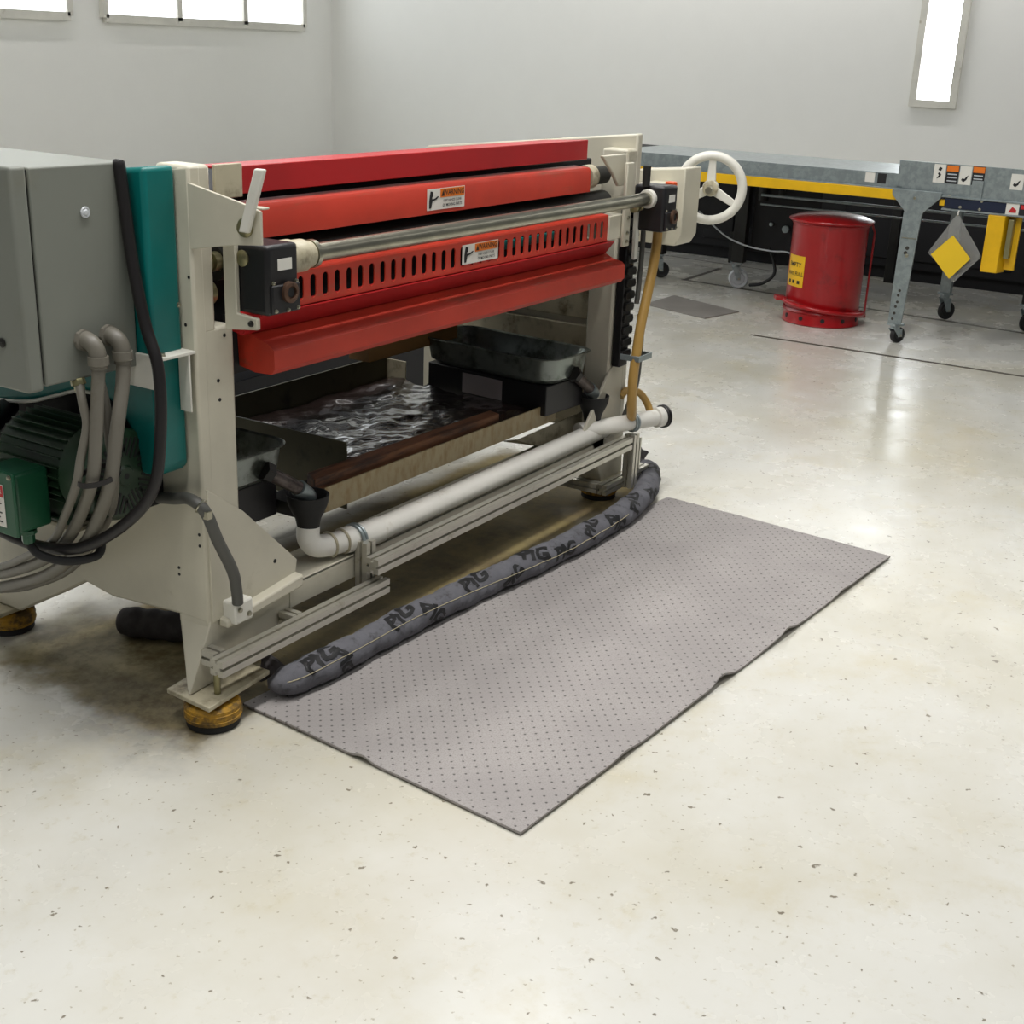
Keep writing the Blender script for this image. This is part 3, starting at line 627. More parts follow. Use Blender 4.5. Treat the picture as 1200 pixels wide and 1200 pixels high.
# motor
MC = Vector((-.092, 0, .566))
mt = build('electric_motor', MB().lathe([(.03, .175), (.075, .175), (.083, .185), (.083, .40), (.075, .41), (.02, .41)], (MC.x, 0, MC.z), (0, 1, 0), 48), MGREEN, m)
fin = MB()
for i in range(30):
    a = 2 * math.pi * i / 30; c, s = math.cos(a), math.sin(a)
    fin.prism([(.080, -.0018), (.096, -.0012), (.096, .0012), (.080, .0018)], (MC.x, .205, MC.z), (c, 0, s), (-s, 0, c), (0, .185, 0))
build('cooling_fins', fin, MGREEN, mt, smooth=False)
fc = build('fan_cover', MB().lathe([(0, .112), (.018, .112), (.022, .117), (.078, .117), (.088, .121), (.094, .130), (.095, .200), (.085, .202)], (MC.x, 0, MC.z), (0, 1, 0), 56), MGREEN, mt)
gr = MB()
for q in range(8):
    a = math.radians(q * 45 + 22); c, s = math.cos(a), math.sin(a)
    for k_ in (-2, -1, 0, 1, 2):
        r0 = .036 + abs(k_) * .004; r1 = .080 - abs(k_) * .003
        gr.prism([(r0, k_ * .0105 - .0024), (r1, k_ * .0105 - .0024), (r1, k_ * .0105 + .0024), (r0, k_ * .0105 + .0024)] if abs(k_) < 3 else [], (MC.x, .1158, MC.z), (c, 0, s), (-s, 0, c), (0, .0009, 0)) if not (abs(k_) == 2 and r0 < .03) else None
build('vent_slots', gr, INK, fc, smooth=False)
build('fan_hub_hole', MB().lathe([(.006, 0), (.006, .0008), (0, .0008)], (MC.x, .1125, MC.z), (0, -1, 0), 20), INK, fc)
build('motor_base', MB().box(-.17, -.01, .20, .42, .462, .472).box(-.16, -.145, .20, .42, .47, .52).box(-.03, -.012, .20, .42, .47, .52), MGREEN, mt, .003)
build('motor_shelf', MB().box(-.17, .03, .18, .62, .452, .4615), CREAMD, m, .002)
jb = build('junction_box', MB().box(-.262, -.180, .235, .335, .462, .585), BGREEN, mt, .008, seg=3)
build('box_lid', MB().box(-.270, -.262, .230, .340, .458, .590), BGREEN, jb, .003)
jl = decal('danger_label', WHITEL, jb, (-.2705, .325, .475), LU, LV, .066, .088, .0008)
build('red_band', MB().box(-.2722, -.2715, .2605, .3235, .537, .561), REDL, jl, smooth=False)
text('label_text', 'DANGER', .014, (-.2727, .292, .549), LU, LV, WHITEL, jl)
for i in range(5): build('text_line', MB().box(-.2720, -.2714, .268 + (i % 2) * .006, .316, .484 + i * .0095, .4865 + i * .0095), INK, jl, smooth=False)
bolt(jb, (-.270, .238, .582), (-1, 0, 0), .004); bolt(jb, (-.270, .333, .582), (-1, 0, 0), .004)
build('cable_gland', MB().lathe([(.012, 0), (.018, .004), (.018, .012), (.013, .014), (.013, .028), (.010, .034), (0, .034)], (-.222, .262, .461), (0, 0, -1), 8), BGREEN, jb)
build('shaft_cover', MB().tube([(-.16, .46, .60), (-.10, .50, .615), (-.04, .53, .625)], [.02, .024, .022], 16), DARK, mt)
build('linkage', MB().tube(smoothpts([(-.20, .50, .58), (-.16, .47, .62), (-.14, .43, .60), (-.13, .40, .59)], 5), .006, 8).cyl((-.19, .52, .63), (-.17, .50, .60), .016), DARK, mt)

# ================================================================ CONTROL CABINET
cb = thing('electrical_cabinet', (-.17, .3, .78), 'grey metal electrical cabinet with hinged door mounted on the left side of the machine', 'cabinet')
build('cabinet_body', B(-.272, -.0535, .102, .52, .785, 1.172), CABGREY, cb, .004, seg=3)
build('door_gasket', B(-.277, -.272, .108, .514, .791, 1.168), INK, cb)
dr = build('door', B(-.312, -.277, .100, .522, .779, 1.175), CABGREY, cb, .006, seg=3)
build('door_latch', MB().lathe([(.008, 0), (.009, .002), (.006, .004), (0, .004)], (-.3125, .16, .865), (-1, 0, 0), 20).box(-.3175, -.316, .155, .165, .8635, .8665), DARK, dr)
build('hole_plug', MB().lathe([(.0095, 0), (.0105, .002), (.009, .004), (.006, .003), (.004, .0055), (0, .006)], (-.158, .1015, 1.088), (0, -1, 0), 28), LGREY, cb)
for x in (-.184, -.126):
    build('conduit_elbow', MB().tube(smoothpts([(x, .103, .858), (x, .088, .859), (x + .002, .074, .851), (x + .004, .068, .836), (x + .004, .067, .808)], 6), .0160, 20), CONDUIT, cb)
    build('elbow_nut', MB().lathe([(.021, 0), (.021, .008), (.016, .010)], (x, .102, .858), (0, -1, 0), 8).lathe([(.0195, 0), (.0195, .016), (.0165, .018)], (x + .004, .067, .832), (0, 0, -1), 16), CONDUIT, cb)
build('brass_gland', MB().lathe([(.012, 0), (.014, .004), (.014, .012), (.010, .014), (.010, .024)], (-.196, .110, .786), (0, -.25, -1), 8), BRASSY, cb)

# ================================================================ CONDUITS AND CABLES
def cable(name, pts, r, mat, label, cat='cable', k_=10, n=14, group=None):
    return single(name, pts[0], MB().tube(smoothpts(pts, k_), r, n), mat, label, cat, group)
end = lambda dy, dz: [(-.118, .30 + dy, .385 + dz), (-.095, .40 + dy, .30 + dz), (-.075, .50 + dy, .235 + dz), (-.06, .60 + dy, .20 + dz), (-.05, .72 + dy, .19 + dz)]
cable('flexible_conduit', [(-.180, .067, .812), (-.190, .066, .749), (-.200, .066, .676), (-.208, .074, .599), (-.178, .152, .502), (-.152, .230, .424), (-.13, .317, .359), (-.11, .418, .302), (-.08, .567, .236), (-.06, .70, .20)], .0125, CONDUIT, 'thick grey flexible conduit dropping from the left cabinet elbow past the green motor', 'conduit', group='grey conduits in front of the motor')
cable('flexible_conduit', [(-.121, .067, .812), (-.134, .060, .765), (-.160, .052, .692), (-.176, .060, .595), (-.160, .118, .505), (-.138, .200, .412), (-.112, .345, .305), (-.08, .51, .225), (-.06, .632, .178), (-.05, .72, .17)], .0135, CONDUIT, 'thick grey flexible conduit dropping from the right cabinet elbow, nearest the black motor vents', 'conduit', group='grey conduits in front of the motor')
cable('flexible_conduit', [(-.196, .106, .780), (-.206, .088, .745), (-.204, .084, .70), (-.222, .086, .640), (-.232, .092, .590), (-.205, .165, .505), (-.165, .262, .415), (-.128, .400, .335), (-.09, .55, .26), (-.07, .68, .225)], .0085, CONDUIT, 'thinner grey cable leaving a brass gland under the cabinet, left of the conduits', 'conduit', group='grey conduits in front of the motor')
cable('flexible_conduit', [(-.150, .106, .780), (-.156, .085, .73), (-.158, .078, .67), (-.150, .080, .595), (-.132, .120, .505), (-.110, .210, .402), (-.092, .320, .31), (-.072, .45, .24), (-.055, .57, .19), (-.045, .70, .155)], .0100, CONDUIT, 'thin grey conduit on the right edge of the bundle in front of the motor', 'conduit', group='grey conduits in front of the motor')
single('cable_tie', (-.19, .07, .60), MB().add([v for a in range(40) for v in [Vector((-.190, .077, .600)) + Vector((.84, .05, .12)) * (.054 + e) * math.cos(math.pi * a / 20) + Vector((.15, -.9, -.1)) * (.030 + e) * math.sin(math.pi * a / 20) + Vector((0, 0, h)) for e, h in ((0, -.005), (.003, -.005), (.003, .005), (0, .005))]], [(4 * a + q, 4 * ((a + 1) % 40) + q, 4 * ((a + 1) % 40) + (q + 1) % 4, 4 * a + (q + 1) % 4) for a in range(40) for q in range(4)]), CABLE, 'black tie wrapped round the bundle of grey conduits in front of the motor', 'cable tie')
single('cable_gland', (-.16, .085, .78), MB().lathe([(.010, -.022), (.013, -.018), (.013, -.008), (.010, -.006), (.010, .004)], (-.160, .085, .783), (0, 0, 1), 12).box(-.19, -.13, .08, .11, .780, .7845), BRASSY, 'small brass cable gland under the bottom edge of the grey cabinet', 'gland') if False else None
cable('power_cable', [(-.074, .100, 1.168), (-.074, .096, 1.149), (-.072, .080, .986), (-.072, .056, .876), (-.074, .026, .796), (-.085, .016, .682), (-.105, .024, .563), (-.135, .080, .483), (-.165, .175, .421), (-.185, .280, .405), (-.205, .370, .422), (-.22, .46, .455)], .0118, CABLE, 'thick black power cable looping down past the teal cover and under the green motor')
cable('drain_hose', [(.012, .29, .425), (.014, .235, .448), (.014, .155, .481), (.010, .092, .495), (-.006, .030, .512), (-.002, -.008, .492), (.022, -.015, .425), (.060, -.016, .345), (.074, -.012, .295), (.080, -.008, .262)], .0125, HOSEGREY, 'short dark grey hose arching over the lower left front corner of the cream frame', 'hose')
single('hose_clamp', (-.004, .0, .50), MB().torus((-.003, .003, .502), (.2, -.75, -.45), .0135, .003, 32, 8).box(-.012, .002, -.024, -.012, .480, .496), STEEL, 'steel clamp round the dark grey hose on the left frame', 'clamp')
cable('power_cable', [(-.222, .262, .428), (-.215, .24, .405), (-.18, .20, .39), (-.14, .16, .40), (-.11, .18, .42)], .009, RUBBER, 'short dark brown cord curving out of the gland below the green junction box')
# amber and grey hoses at the right post
cable('amber_hose', [(1.915, -.045, .888), (1.912, -.045, .83), (1.895, -.046, .76), (1.865, -.048, .68), (1.835, -.050, .60), (1.815, -.052, .52), (1.803, -.052, .44), (1.808, -.050, .37), (1.830, -.042, .315), (1.862, -.026, .285)], .0155, HOSEYEL, 'long amber hose running down the right post from the gearbox to the white drain pipe', 'hose')
cable('amber_hose', [(1.88, .026, .345), (1.905, .018, .362), (1.945, -.005, .352), (1.968, -.025, .318), (1.965, -.045, .282)], .012, HOSEYEL, 'short looped amber hose entering the end of the white drain pipe', 'hose')
cable('grey_hose', [(1.885, -.022, .62), (1.880, -.028, .56), (1.868, -.034, .50), (1.858, -.036, .42), (1.852, -.028, .36), (1.86, -.012, .31), (1.875, .010, .26)], .012, HOSEGREY, 'dark grey hose strapped beside the amber hose at the right post', 'hose')
cable('grey_hose', [(1.862, -.020, .93), (1.858, -.024, .84), (1.850, -.026, .74), (1.846, -.024, .66)], .008, HOSEGREY, 'thin grey-green tube hanging between the black cable carrier and the amber hose', 'hose')
single('hose_strap', (1.83, -.05, .50), MB().box(1.795, 1.885, -.072, -.067, .488, .506).box(1.795, 1.80, -.07, -.005, .488, .506).box(1.88, 1.885, -.07, -.005, .488, .506), GALV, 'metal strap holding the amber and grey hoses on the right post', 'strap', bevel=.001)

# ================================================================ PVC DRAIN PIPE
pp = thing('drain_pipe', (1.2, .05, .22), 'long white plastic drain pipe clamped along the front of the machine', 'pipe')
build('pipe', MB().cyl((.60, .040, .255), (1.80, .040, .255), .0295, n=40), PVC, pp)
build('elbow', MB().tube(smoothpts([(.405, .075, .322), (.404, .074, .292), (.420, .068, .270), (.455, .060, .262), (.50, .052, .260)], 7), .0275, 30), PVC, pp)
build('elbow', MB().tube(smoothpts([(.50, .052, .260), (.54, .048, .258), (.58, .042, .256), (.63, .040, .255)], 7), .0325, 30), PVC, pp)
for p in ((.462, .059, .262), (.50, .052, .260)): build('joint_ring', MB().torus(p, (1, -.15, 0), .029, .0035, 40, 8), CREAMD, pp)
build('upper_pipe', MB().cyl((1.66, .055, .272), (2.015, -.080, .272), .0265, n=36), PVC, pp)
build('end_cap', MB().lathe([(.027, 0), (.033, .003), (.033, .045), (.028, .050), (0, .051)], (1.965, -.061, .272), (.934, -.355, 0), 36), PVC, pp)
for nm, c, ax, r in (('pipe_clamp', (.535, .044, .258), (1, -.05, 0), .034), ('pipe_clamp', (1.868, -.024, .272), (.934, -.355, 0), .030), ('hose_ring', (1.995, -.072, .272), (.934, -.355, 0), .034)):
    pc = build(nm, MB().torus(c, ax, r, .0042, 40, 8).torus(Vector(c) + Vector(ax).normalized() * .010, ax, r, .0042, 40, 8), GALV if nm == 'pipe_clamp' else CABLE, pp)
def funnel(x, y, z, nm, label):
    return single(nm, (x, y, z), MB().lathe([(.020, -.055), (.026, -.052), (.030, -.03), (.044, .0), (.048, .012), (.050, .030), (.046, .030), (.040, .004), (0, -.01)], (x, y, z), (0, 0, 1), 32), RUBBER, label, 'funnel')
funnel(.405, .075, .372, 'rubber_funnel', 'black rubber funnel over the left end of the white drain pipe')
funnel(1.735, .048, .345, 'rubber_funnel', 'black rubber funnel over the right end of the white drain pipe')

# ================================================================ PANS, TRAY, TIMBER
def pan(name, cx, cy, z, w_, l, rot, label, pipe):
    root = thing(name, (cx, cy, z - .075), label, 'pan')
    M_ = Matrix.Rotation(math.radians(rot), 3, 'Z'); c = Vector((cx, cy, 0)); mb = MB(); rings = []
    for (ins, zz) in ((.026, z - .083), (.008, z - .068), (0, z - .006), (-.006, z - .004), (-.008, z), (-.004, z + .002), (.002, z - .002), (.014, z - .052), (.034, z - .070)):
        rings.append([c + M_ @ Vector((x, y, 0)) + Vector((0, 0, zz)) for x, y in rrect(w_ - 2 * ins, l - 2 * ins, .055)])
    n = len(rings[0]); vs = [p for r in rings for p in r]
    fs = [(i * n + j, i * n + (j + 1) % n, (i + 1) * n + (j + 1) % n, (i + 1) * n + j) for i in range(len(rings) - 1) for j in range(n)] + [tuple(range(n)), tuple(range((len(rings) - 1) * n, len(rings) * n))]
    build('pan_shell', mb.add(vs, fs), GALVD, root)
    a, b, e = pipe
    build('outlet_nut', MB().lathe([(.024, -.012), (.024, .010), (.018, .014)], a, Vector(b) - Vector(a), 6), DARK, root)
    build('outlet_pipe', MB().cyl(a, b, .0165, n=20), PIPEM, root)
    build('outlet_elbow', MB().tube(smoothpts([b, Vector(b).lerp(Vector(e), .5) + (Vector(b) - Vector(a)).normalized() * .014, e], 6), .0205, 18), GALV, root)
    return root
pan('galvanised_pan', 1.60, .295, .53, .235, .50, -4, 'galvanised oil pan on the black box at the right end of the machine', ((1.60, .045, .468), (1.70, .045, .405), (1.732, .048, .375)))
pan('galvanised_pan', .270, .340, .53, .215, .48, 0, 'partly hidden galvanised oil pan behind the left column of the machine', ((.295, .098, .478), (.372, .074, .425), (.402, .075, .392)))
bxr = thing('black_box', (1.60, .30, .36), 'black box with a white label under the right galvanised pan', 'box')
Mr = Matrix.Rotation(math.radians(-4), 3, 'Z')
def rotbox(cx, cy, w_, l, z0, z1):
    pts = [Vector((cx, cy, 0)) + Mr @ Vector((sx * w_ / 2, sy * l / 2, 0)) for sx, sy in ((-1, -1), (1, -1), (1, 1), (-1, 1))]
    return MB().hexa([p + Vector((0, 0, z0)) for p in pts], [p + Vector((0, 0, z1)) for p in pts])
build('box_shell', rotbox(1.605, .30, .20, .46, .352, .445), BLACK, bxr, .003)
pL = Vector((1.605, .30, 0)) + Mr @ Vector((-.1005, .09, 0)); uL = Mr @ Vector((0, -1, 0))
lbl = decal('white_label', mk('dusty_label', srgb(176, 168, 170), .6), bxr, (pL.x, pL.y, .372), uL, (0, 0, 1), .155, .062, .001)
build('label_dot', MB().cyl((pL.x - .0015, pL.y - .10, .420), (pL.x - .0025, pL.y - .10, .420), .006, n=12), INK, lbl)
single('black_box', (.28, .34, .36), MB().box(.19, .36, .13, .56, .352, .445), BLACK, 'black box under the left galvanised pan behind the cream column', 'box', bevel=.003)
ty = thing('drip_tray', (1.1, .4, .348), 'wide dark metal drip tray lined with oily film inside the machine', 'tray')
build('tray_wall', MB().box(.50, 1.50, .676, .682, .350, .452).box(.66, .666, .17, .678, .270, .448), mk('grimy_olive_steel', srgb(80, 78, 56), .5, .2, dirt=srgb(46, 42, 30), dscale=10), ty, .001)
build('tray_right_wall', MB().box(1.485, 1.49, .60, .678, .350, .44), CREAMD, ty, .001)
def film():
    mb = MB(); nx, ny = 90, 60; vs = []
    for i in range(nx + 1):
        for j in range(ny + 1):
            x = .668 + .815 * i / nx; y = .145 + .527 * j / ny
            from mathutils import noise as nz
            z = .374 + .010 * nz.noise(Vector((x * 9, y * 14, 0))) + .004 * nz.noise(Vector((x * 30, y * 40, 3))) + .012 * max(0, math.sin(x * 9 + 1)) * math.exp(-((y - .62) / .06) ** 2)
            vs.append((x, y, z))
    for v in list(vs): vs.append((v[0], v[1], .350))
    K = (nx + 1) * (ny + 1); I = lambda i, j: i * (ny + 1) + j; fs = []
    for i in range(nx):
        for j in range(ny): fs.append((I(i, j), I(i + 1, j), I(i + 1, j + 1), I(i, j + 1)))
    for i in range(nx):
        for j in (0, ny): fs.append((I(i, j), I(i + 1, j), K + I(i + 1, j), K + I(i, j)))
    for j in range(ny):
        for i in (0, nx): fs.append((I(i, j), I(i, j + 1), K + I(i, j + 1), K + I(i, j)))
    fs.append((K + I(0, 0), K + I(0, ny), K + I(nx, ny), K + I(nx, 0)))
    return mb.add(vs, fs)
build('oily_film', film(), FILM, ty, ang=80)
single('timber_batten', (.9, .12, .36), MB().hexa([(.470, .112, .352), (1.285, .112, .352), (1.30, .155, .352), (.500, .160, .352)], [(.474, .112, .412), (1.285, .112, .400), (1.30, .155, .400), (.50, .160, .412)]), WOOD, 'oil-soaked brown timber batten along the front of the drip tray', 'timber', bevel=.003)
fr_ = thing('front_plate', (1.05, .1, .32), 'long rust-streaked cream metal plate in front of the timber batten', 'plate')
build('plate_face', MB().hexa([(.492, .096, .325), (1.585, .096, .318), (1.585, .101, .318), (.492, .101, .325)], [(.492, .096, .388), (1.585, .096, .378), (1.585, .101, .378), (.492, .101, .388)]).hexa([(.492, .10, .325), (1.585, .10, .318), (1.585, .14, .318), (.492, .14, .325)], [(.492, .10, .329), (1.585, .10, .322), (1.585, .14, .322), (.492, .14, .329)]), RUST, fr_, .001)
build('black_bracket', MB().box(.43, .485, .09, .20, .316, .385), DARK, m) if False else None
ORG = Vector(m.location)
build('tray_bracket', MB().box(.44, .488, .105, .59, .316, .350).box(1.59, 1.62, .115, .59, .316, .350).box(.44, 1.62, .112, .14, .3185 - .002, .3165 + .0010), DARK, m, .002)

lb = thing('low_base', (1.75, 1.3, 0), 'low black steel base standing on the floor behind the machine, seen through the frame', 'base')  # block added to give a dark background behind the tray
build('base_shell', B(.95, 2.7, 1.15, 1.55, 0, .35), DARKER, lb, .006)
for i in range(4): build('white_slat', B(1.30 + i * .045, 1.33 + i * .045, 1.17, 1.40, .3505, .3545), WHITEL, lb)
# ================================================================ WASTE CAN
CX, CY = 5.33, .545
wc = thing('waste_can', (CX, CY, 0), 'shiny red round oily waste can with foot pedal and yellow label', 'waste can')
rr = .205
build('can_body', MB().lathe([(rr * .97, .060), (rr, .075), (rr, .535), (rr + .008, .548), (rr + .006, .560), (rr - .01, .560), (rr - .012, .545)], (CX, CY, 0), n=72), CANRED, wc)
bs = build('raised_base', MB().lathe([(rr + .002, .0), (rr + .009, .004), (rr + .006, .014), (rr + .002, .060), (rr + .012, .070), (rr + .008, .082), (rr - .01, .083)], (CX, CY, 0), n=72), CANRED, wc)
cdir = math.atan2(-1.813 - CY, -1.758 - CX)
for da in (-62, -30, 4, 36, 68):
    a = cdir + math.radians(da); d = Vector((math.cos(a), math.sin(a), 0))
    build('vent_hole', MB().cyl(Vector((CX, CY, .038)) + d * (rr + .001), Vector((CX, CY, .038)) + d * (rr + .0065), .012, n=16), INK, bs)
build('lid', MB().lathe([(0, .606), (.10, .602), (.18, .590), (.212, .578), (.226, .572), (.228, .560), (.222, .555), (.214, .553)], (CX, CY, 0), n=72), CANRED, wc)
build('lid_rim', MB().torus((CX, CY, .566), (0, 0, 1), .224, .007, 72, 8), CANRED, wc)
def rim_arc(r, z, a0, a1, rad, n=24): return [Vector((CX + r * math.cos(cdir + math.radians(a0 + (a1 - a0) * i / n)), CY + r * math.sin(cdir + math.radians(a0 + (a1 - a0) * i / n)), z if not callable(z) else z(i / n))) for i in range(n + 1)]
build('pedal_bar', MB().tube(rim_arc(rr + .028, lambda t: .125 - .075 * t, -72, 118, .012, 36), .0115, 12), CANRED, wc)
pa = cdir - math.radians(76); pd = Vector((math.cos(pa), math.sin(pa), 0)); pc_ = Vector((CX, CY, .128)) + pd * (rr + .035)
tt = Vector((-pd.y, pd.x, 0))
build('foot_pedal', MB().hexa([pc_ - tt * .03 - pd * .03 - Vector((0, 0, .012)), pc_ + tt * .04 - pd * .03 - Vector((0, 0, .012)), pc_ + tt * .04 + pd * .03 - Vector((0, 0, .012)), pc_ - tt * .03 + pd * .03 - Vector((0, 0, .012))],
      [pc_ - tt * .03 - pd * .03 + Vector((0, 0, .006)), pc_ + tt * .04 - pd * .03 + Vector((0, 0, .006)), pc_ + tt * .04 + pd * .03 + Vector((0, 0, .012)), pc_ - tt * .03 + pd * .03 + Vector((0, 0, .012))]), CANRED, wc, .004)
ba = cdir + math.radians(112); bd = Vector((math.cos(ba), math.sin(ba), 0)); bpz = Vector((CX, CY, 0)) + bd * (rr + .055)
build('lift_rod', MB().tube([bpz + Vector((0, 0, .03)), bpz + Vector((0, 0, .50)), bpz - bd * .03 + Vector((0, 0, .565))], .006, 10), CANRED, wc)
build('hinge_bracket', MB().hexa([bpz + Vector((0, 0, .02)) - bd * .06, bpz + Vector((0, 0, .02)) + bd * .01, bpz + Vector((.02, .01, .02)) + bd * .01, bpz + Vector((.02, .01, .02)) - bd * .06], [bpz + Vector((0, 0, .06)) - bd * .06, bpz + Vector((0, 0, .045)) + bd * .01, bpz + Vector((.02, .01, .045)) + bd * .01, bpz + Vector((.02, .01, .06)) - bd * .06]), CANRED, wc, .002)
def wrap(name, mat, parent, a0, a1, z0, z1, off, n=12):
    vs = []
    for i in range(n + 1):
        a = cdir + math.radians(a0 + (a1 - a0) * i / n)
        for r in (rr + off, rr + off + .0012):
            for z in (z0, z1): vs.append((CX + r * math.cos(a), CY + r * math.sin(a), z))
    fs = [(0, 1, 3, 2), (4 * n, 4 * n + 2, 4 * n + 3, 4 * n + 1)]
    for i in range(n): b = 4 * i; fs += [(b, b + 4, b + 5, b + 1), (b + 2, b + 3, b + 7, b + 6), (b + 1, b + 5, b + 7, b + 3), (b, b + 2, b + 6, b + 4)]
    return build(name, MB().add(vs, fs), mat, parent)
wl = wrap('yellow_label', YEL, wc, -74, -34, .205, .375, .0005)
def wtext(s, size, acen, z, mat, sq=1.):
    vs, fs = textmesh(s, size); o = []
    for p in vs:
        a = cdir + math.radians(acen) + p.x * sq / rr; o.append((CX + (rr + .0032) * math.cos(a), CY + (rr + .0032) * math.sin(a), z + p.y))
    return build('label_text', MB().add(o, fs), mat, wl, smooth=False)
wtext('EMPTY', .034, -54, .325, INK); wtext('WAY FULL', .032, -53, .275, INK, .85)
for a in (-64, -54, -43): wrap('label_mark', INK, wl, a - 2.6, a + 2.6, .222, .240, .0022, 3)

# ================================================================ CONVEYOR TABLE (background)
def caster(parent, x, y, wheel_r, top, mat, yaw=0., wid=.022):
    M_ = Matrix.Rotation(yaw, 3, 'Z'); c = Vector((x, y, 0)); d = M_ @ Vector((1, 0, 0)); sd = M_ @ Vector((0, 1, 0)); up = Vector((0, 0, 1)); k = parent
    ck = build('caster', MB().hexa([c + up * (top - .012) + d * a * .032 + sd * b * .03 for a, b in ((-1, -1), (1, -1), (1, 1), (-1, 1))], [c + up * top + d * a * .032 + sd * b * .03 for a, b in ((-1, -1), (1, -1), (1, 1), (-1, 1))])
               .lathe([(.024, top - .03), (.027, top - .012)], c, up, 20), GALV, k)
    wc_ = c + d * .022 + up * wheel_r
    for s in (-1, 1):
        q = sd * s * (wid * .5 + .005)
        build('fork', MB().hexa([wc_ + q - d * .012 - up * .008, wc_ + q + d * .012 - up * .008, wc_ + q + d * .012 - up * .008 + sd * s * .004, wc_ + q - d * .012 - up * .008 + sd * s * .004],
                                [c + q - d * .026 + up * (top - .028), c + q + d * .03 + up * (top - .028), c + q + d * .03 + up * (top - .028) + sd * s * .004, c + q - d * .026 + up * (top - .028) + sd * s * .004]), GALV, ck, .001)
    build('wheel', MB().lathe([(.008, -wid * .5), (wheel_r * .55, -wid * .5), (wheel_r * .62, -wid * .35), (wheel_r * .9, -wid * .5), (wheel_r, -wid * .3), (wheel_r, wid * .3), (wheel_r * .9, wid * .5), (wheel_r * .62, wid * .35), (wheel_r * .55, wid * .5), (.008, wid * .5)], wc_, sd, 32), mat, ck)
    build('axle', MB().cyl(wc_ - sd * (wid * .5 + .012), wc_ + sd * (wid * .5 + .012), .006, n=10), STEEL, ck)
ct = thing('conveyor_table', (5.6, 0, 0), 'long galvanised conveyor table on casters with a yellow side beam behind the waste can', 'table')
def zt(y): return .79 + (.0 if y > 0 else 0)
build('yellow_beam', MB().box(5.028, 5.07, .115, 1.9, .733, .785), YEL, ct, .003)
build('yellow_beam', MB().box(5.030, 5.07, -.125, -.098, .725, .755), YEL, ct, .003)
sp = build('side_panel', MB().box(5.045, 5.053, .10, 1.9, .785, .862).box(5.030, 5.10, .10, 1.9, .785, .790), GALV, ct, .001)
build('side_panel', MB().box(5.036, 5.046, -2.4, .10, .775, .930).box(5.020, 5.06, -2.4, .12, .768, .776), GALV, ct, .001)
build('table_deck', MB().box(5.053, 5.95, -2.4, 1.9, .825, .845), GALV, ct, .002)
build('panel_joint', MB().box(5.026, 5.036, -.30, -.245, .770, .86).box(5.038, 5.046, .095, .13, .80, .93), GALV, ct, .001)
nr = build('navy_rail', MB().box(5.026, 5.044, -2.4, -.126, .716, .766), NAVY, ct, .002)
build('rail_lip', MB().box(5.018, 5.05, -2.4, -.115, .706, .714), GALV, ct, .001)
for y, z in ((-.205, .727), (-.300, .724), (-.145, .775), (-.305, .765)): bolt(nr, (5.0255, y, z), (-1, 0, 0), .006, .005)
lg = build('leg', MB().yz([(.141, .790), (-.110, .790), (-.106, .762), (-.030, .684), (-.026, .668), (.002, .104), (.072, .104), (.068, .668), (.066, .684), (.138, .760)], 5.010, 5.024).hexa([(5.02, .062, .11), (5.02, .070, .11), (5.07, .070, .11), (5.07, .062, .11)], [(5.02, .058, .68), (5.02, .066, .68), (5.07, .066, .68), (5.07, .058, .68)]), GALV, ct, .0015)
for i, (y, z) in enumerate(((.024, .50), (.030, .475), (.032, .28), (.036, .255), (.036, .22), (.042, .195), (.044, .16), (.05, .13))):
    build('slot_hole', MB().cyl((5.0095, y, z), (5.0102, y, z), .0075 if i > 1 else .010, n=12), SLOT, lg)
bolt(lg, (5.0098, .022, .752), (-1, 0, 0), .006, .004); bolt(lg, (5.0098, .022, .462), (-1, 0, 0), .008, .006)
build('leg_band', MB().box(5.0085, 5.0100, -.016, .060, .548, .553), STEEL, lg)
caster(ct, 5.035, .035, .042, .105, RUBBER, math.radians(-30), .03)
for (x, y) in ((5.90, .01), (5.86, -.455)):
    build('rear_leg', MB().box(x - .025, x + .025, y - .03, y + .03, .155, .825), DARK if y < 0 else GALV, ct, .002)
    caster(ct, x, y, .052, .155, RUBBER, math.radians(-40), .03)
build('cross_rod', MB().cyl((5.92, -2.3, .60), (5.92, 1.2, .60), .008, n=10).cyl((5.92, -2.3, .545), (5.92, 1.2, .545), .006, n=10), GALV, ct)
# warning stickers on the panel
def sticker(y, z, w_, h, kind):
    s = decal('sticker', WHITEL if kind != 'b' else INK, sp, (5.0355, y, z), LU, LV, w_, h, .0008)
    x = 5.0340
    if kind == 'a': build('pictogram', MB().prism([(-.012, .02), (.004, .026), (.010, .040), (.0, .052), (-.008, .045), (-.002, .036)], (x, y - w_ * .5, z), LU, LV, (-.0003, 0, 0)).prism([(-.008, .062), (.006, .058), (.012, .072), (-.002, .078)], (x, y - w_ * .5, z), LU, LV, (-.0003, 0, 0)), INK, s, smooth=False)
    if kind == 'b':
        build('orange_header', MB().box(x - .0003, x, y - w_ + .002, y - .002, z + h * .66, z + h * .97), ORANGEL, s, smooth=False)
        for i in range(3): build('text_line', MB().box(x - .0003, x, y - w_ + .008, y - .008, z + h * (.12 + .18 * i), z + h * (.18 + .18 * i)), LGREY, s, smooth=False)
    if kind == 'c': build('pictogram', MB().prism([(-.018, .022), (-.006, .012), (.008, .024), (.016, .048), (.006, .040), (-.002, .028), (-.012, .032)], (x, y - w_ * .5, z), LU, LV, (-.0003, 0, 0)), INK, s, smooth=False)
sticker(-.048, .835, .058, .09, 'a'); sticker(-.110, .835, .062, .09, 'b'); sticker(-.176, .835, .058, .09, 'c'); sticker(-.238, .838, .060, .09, 'b'); sticker(-.425, .832, .06, .075, 'c')
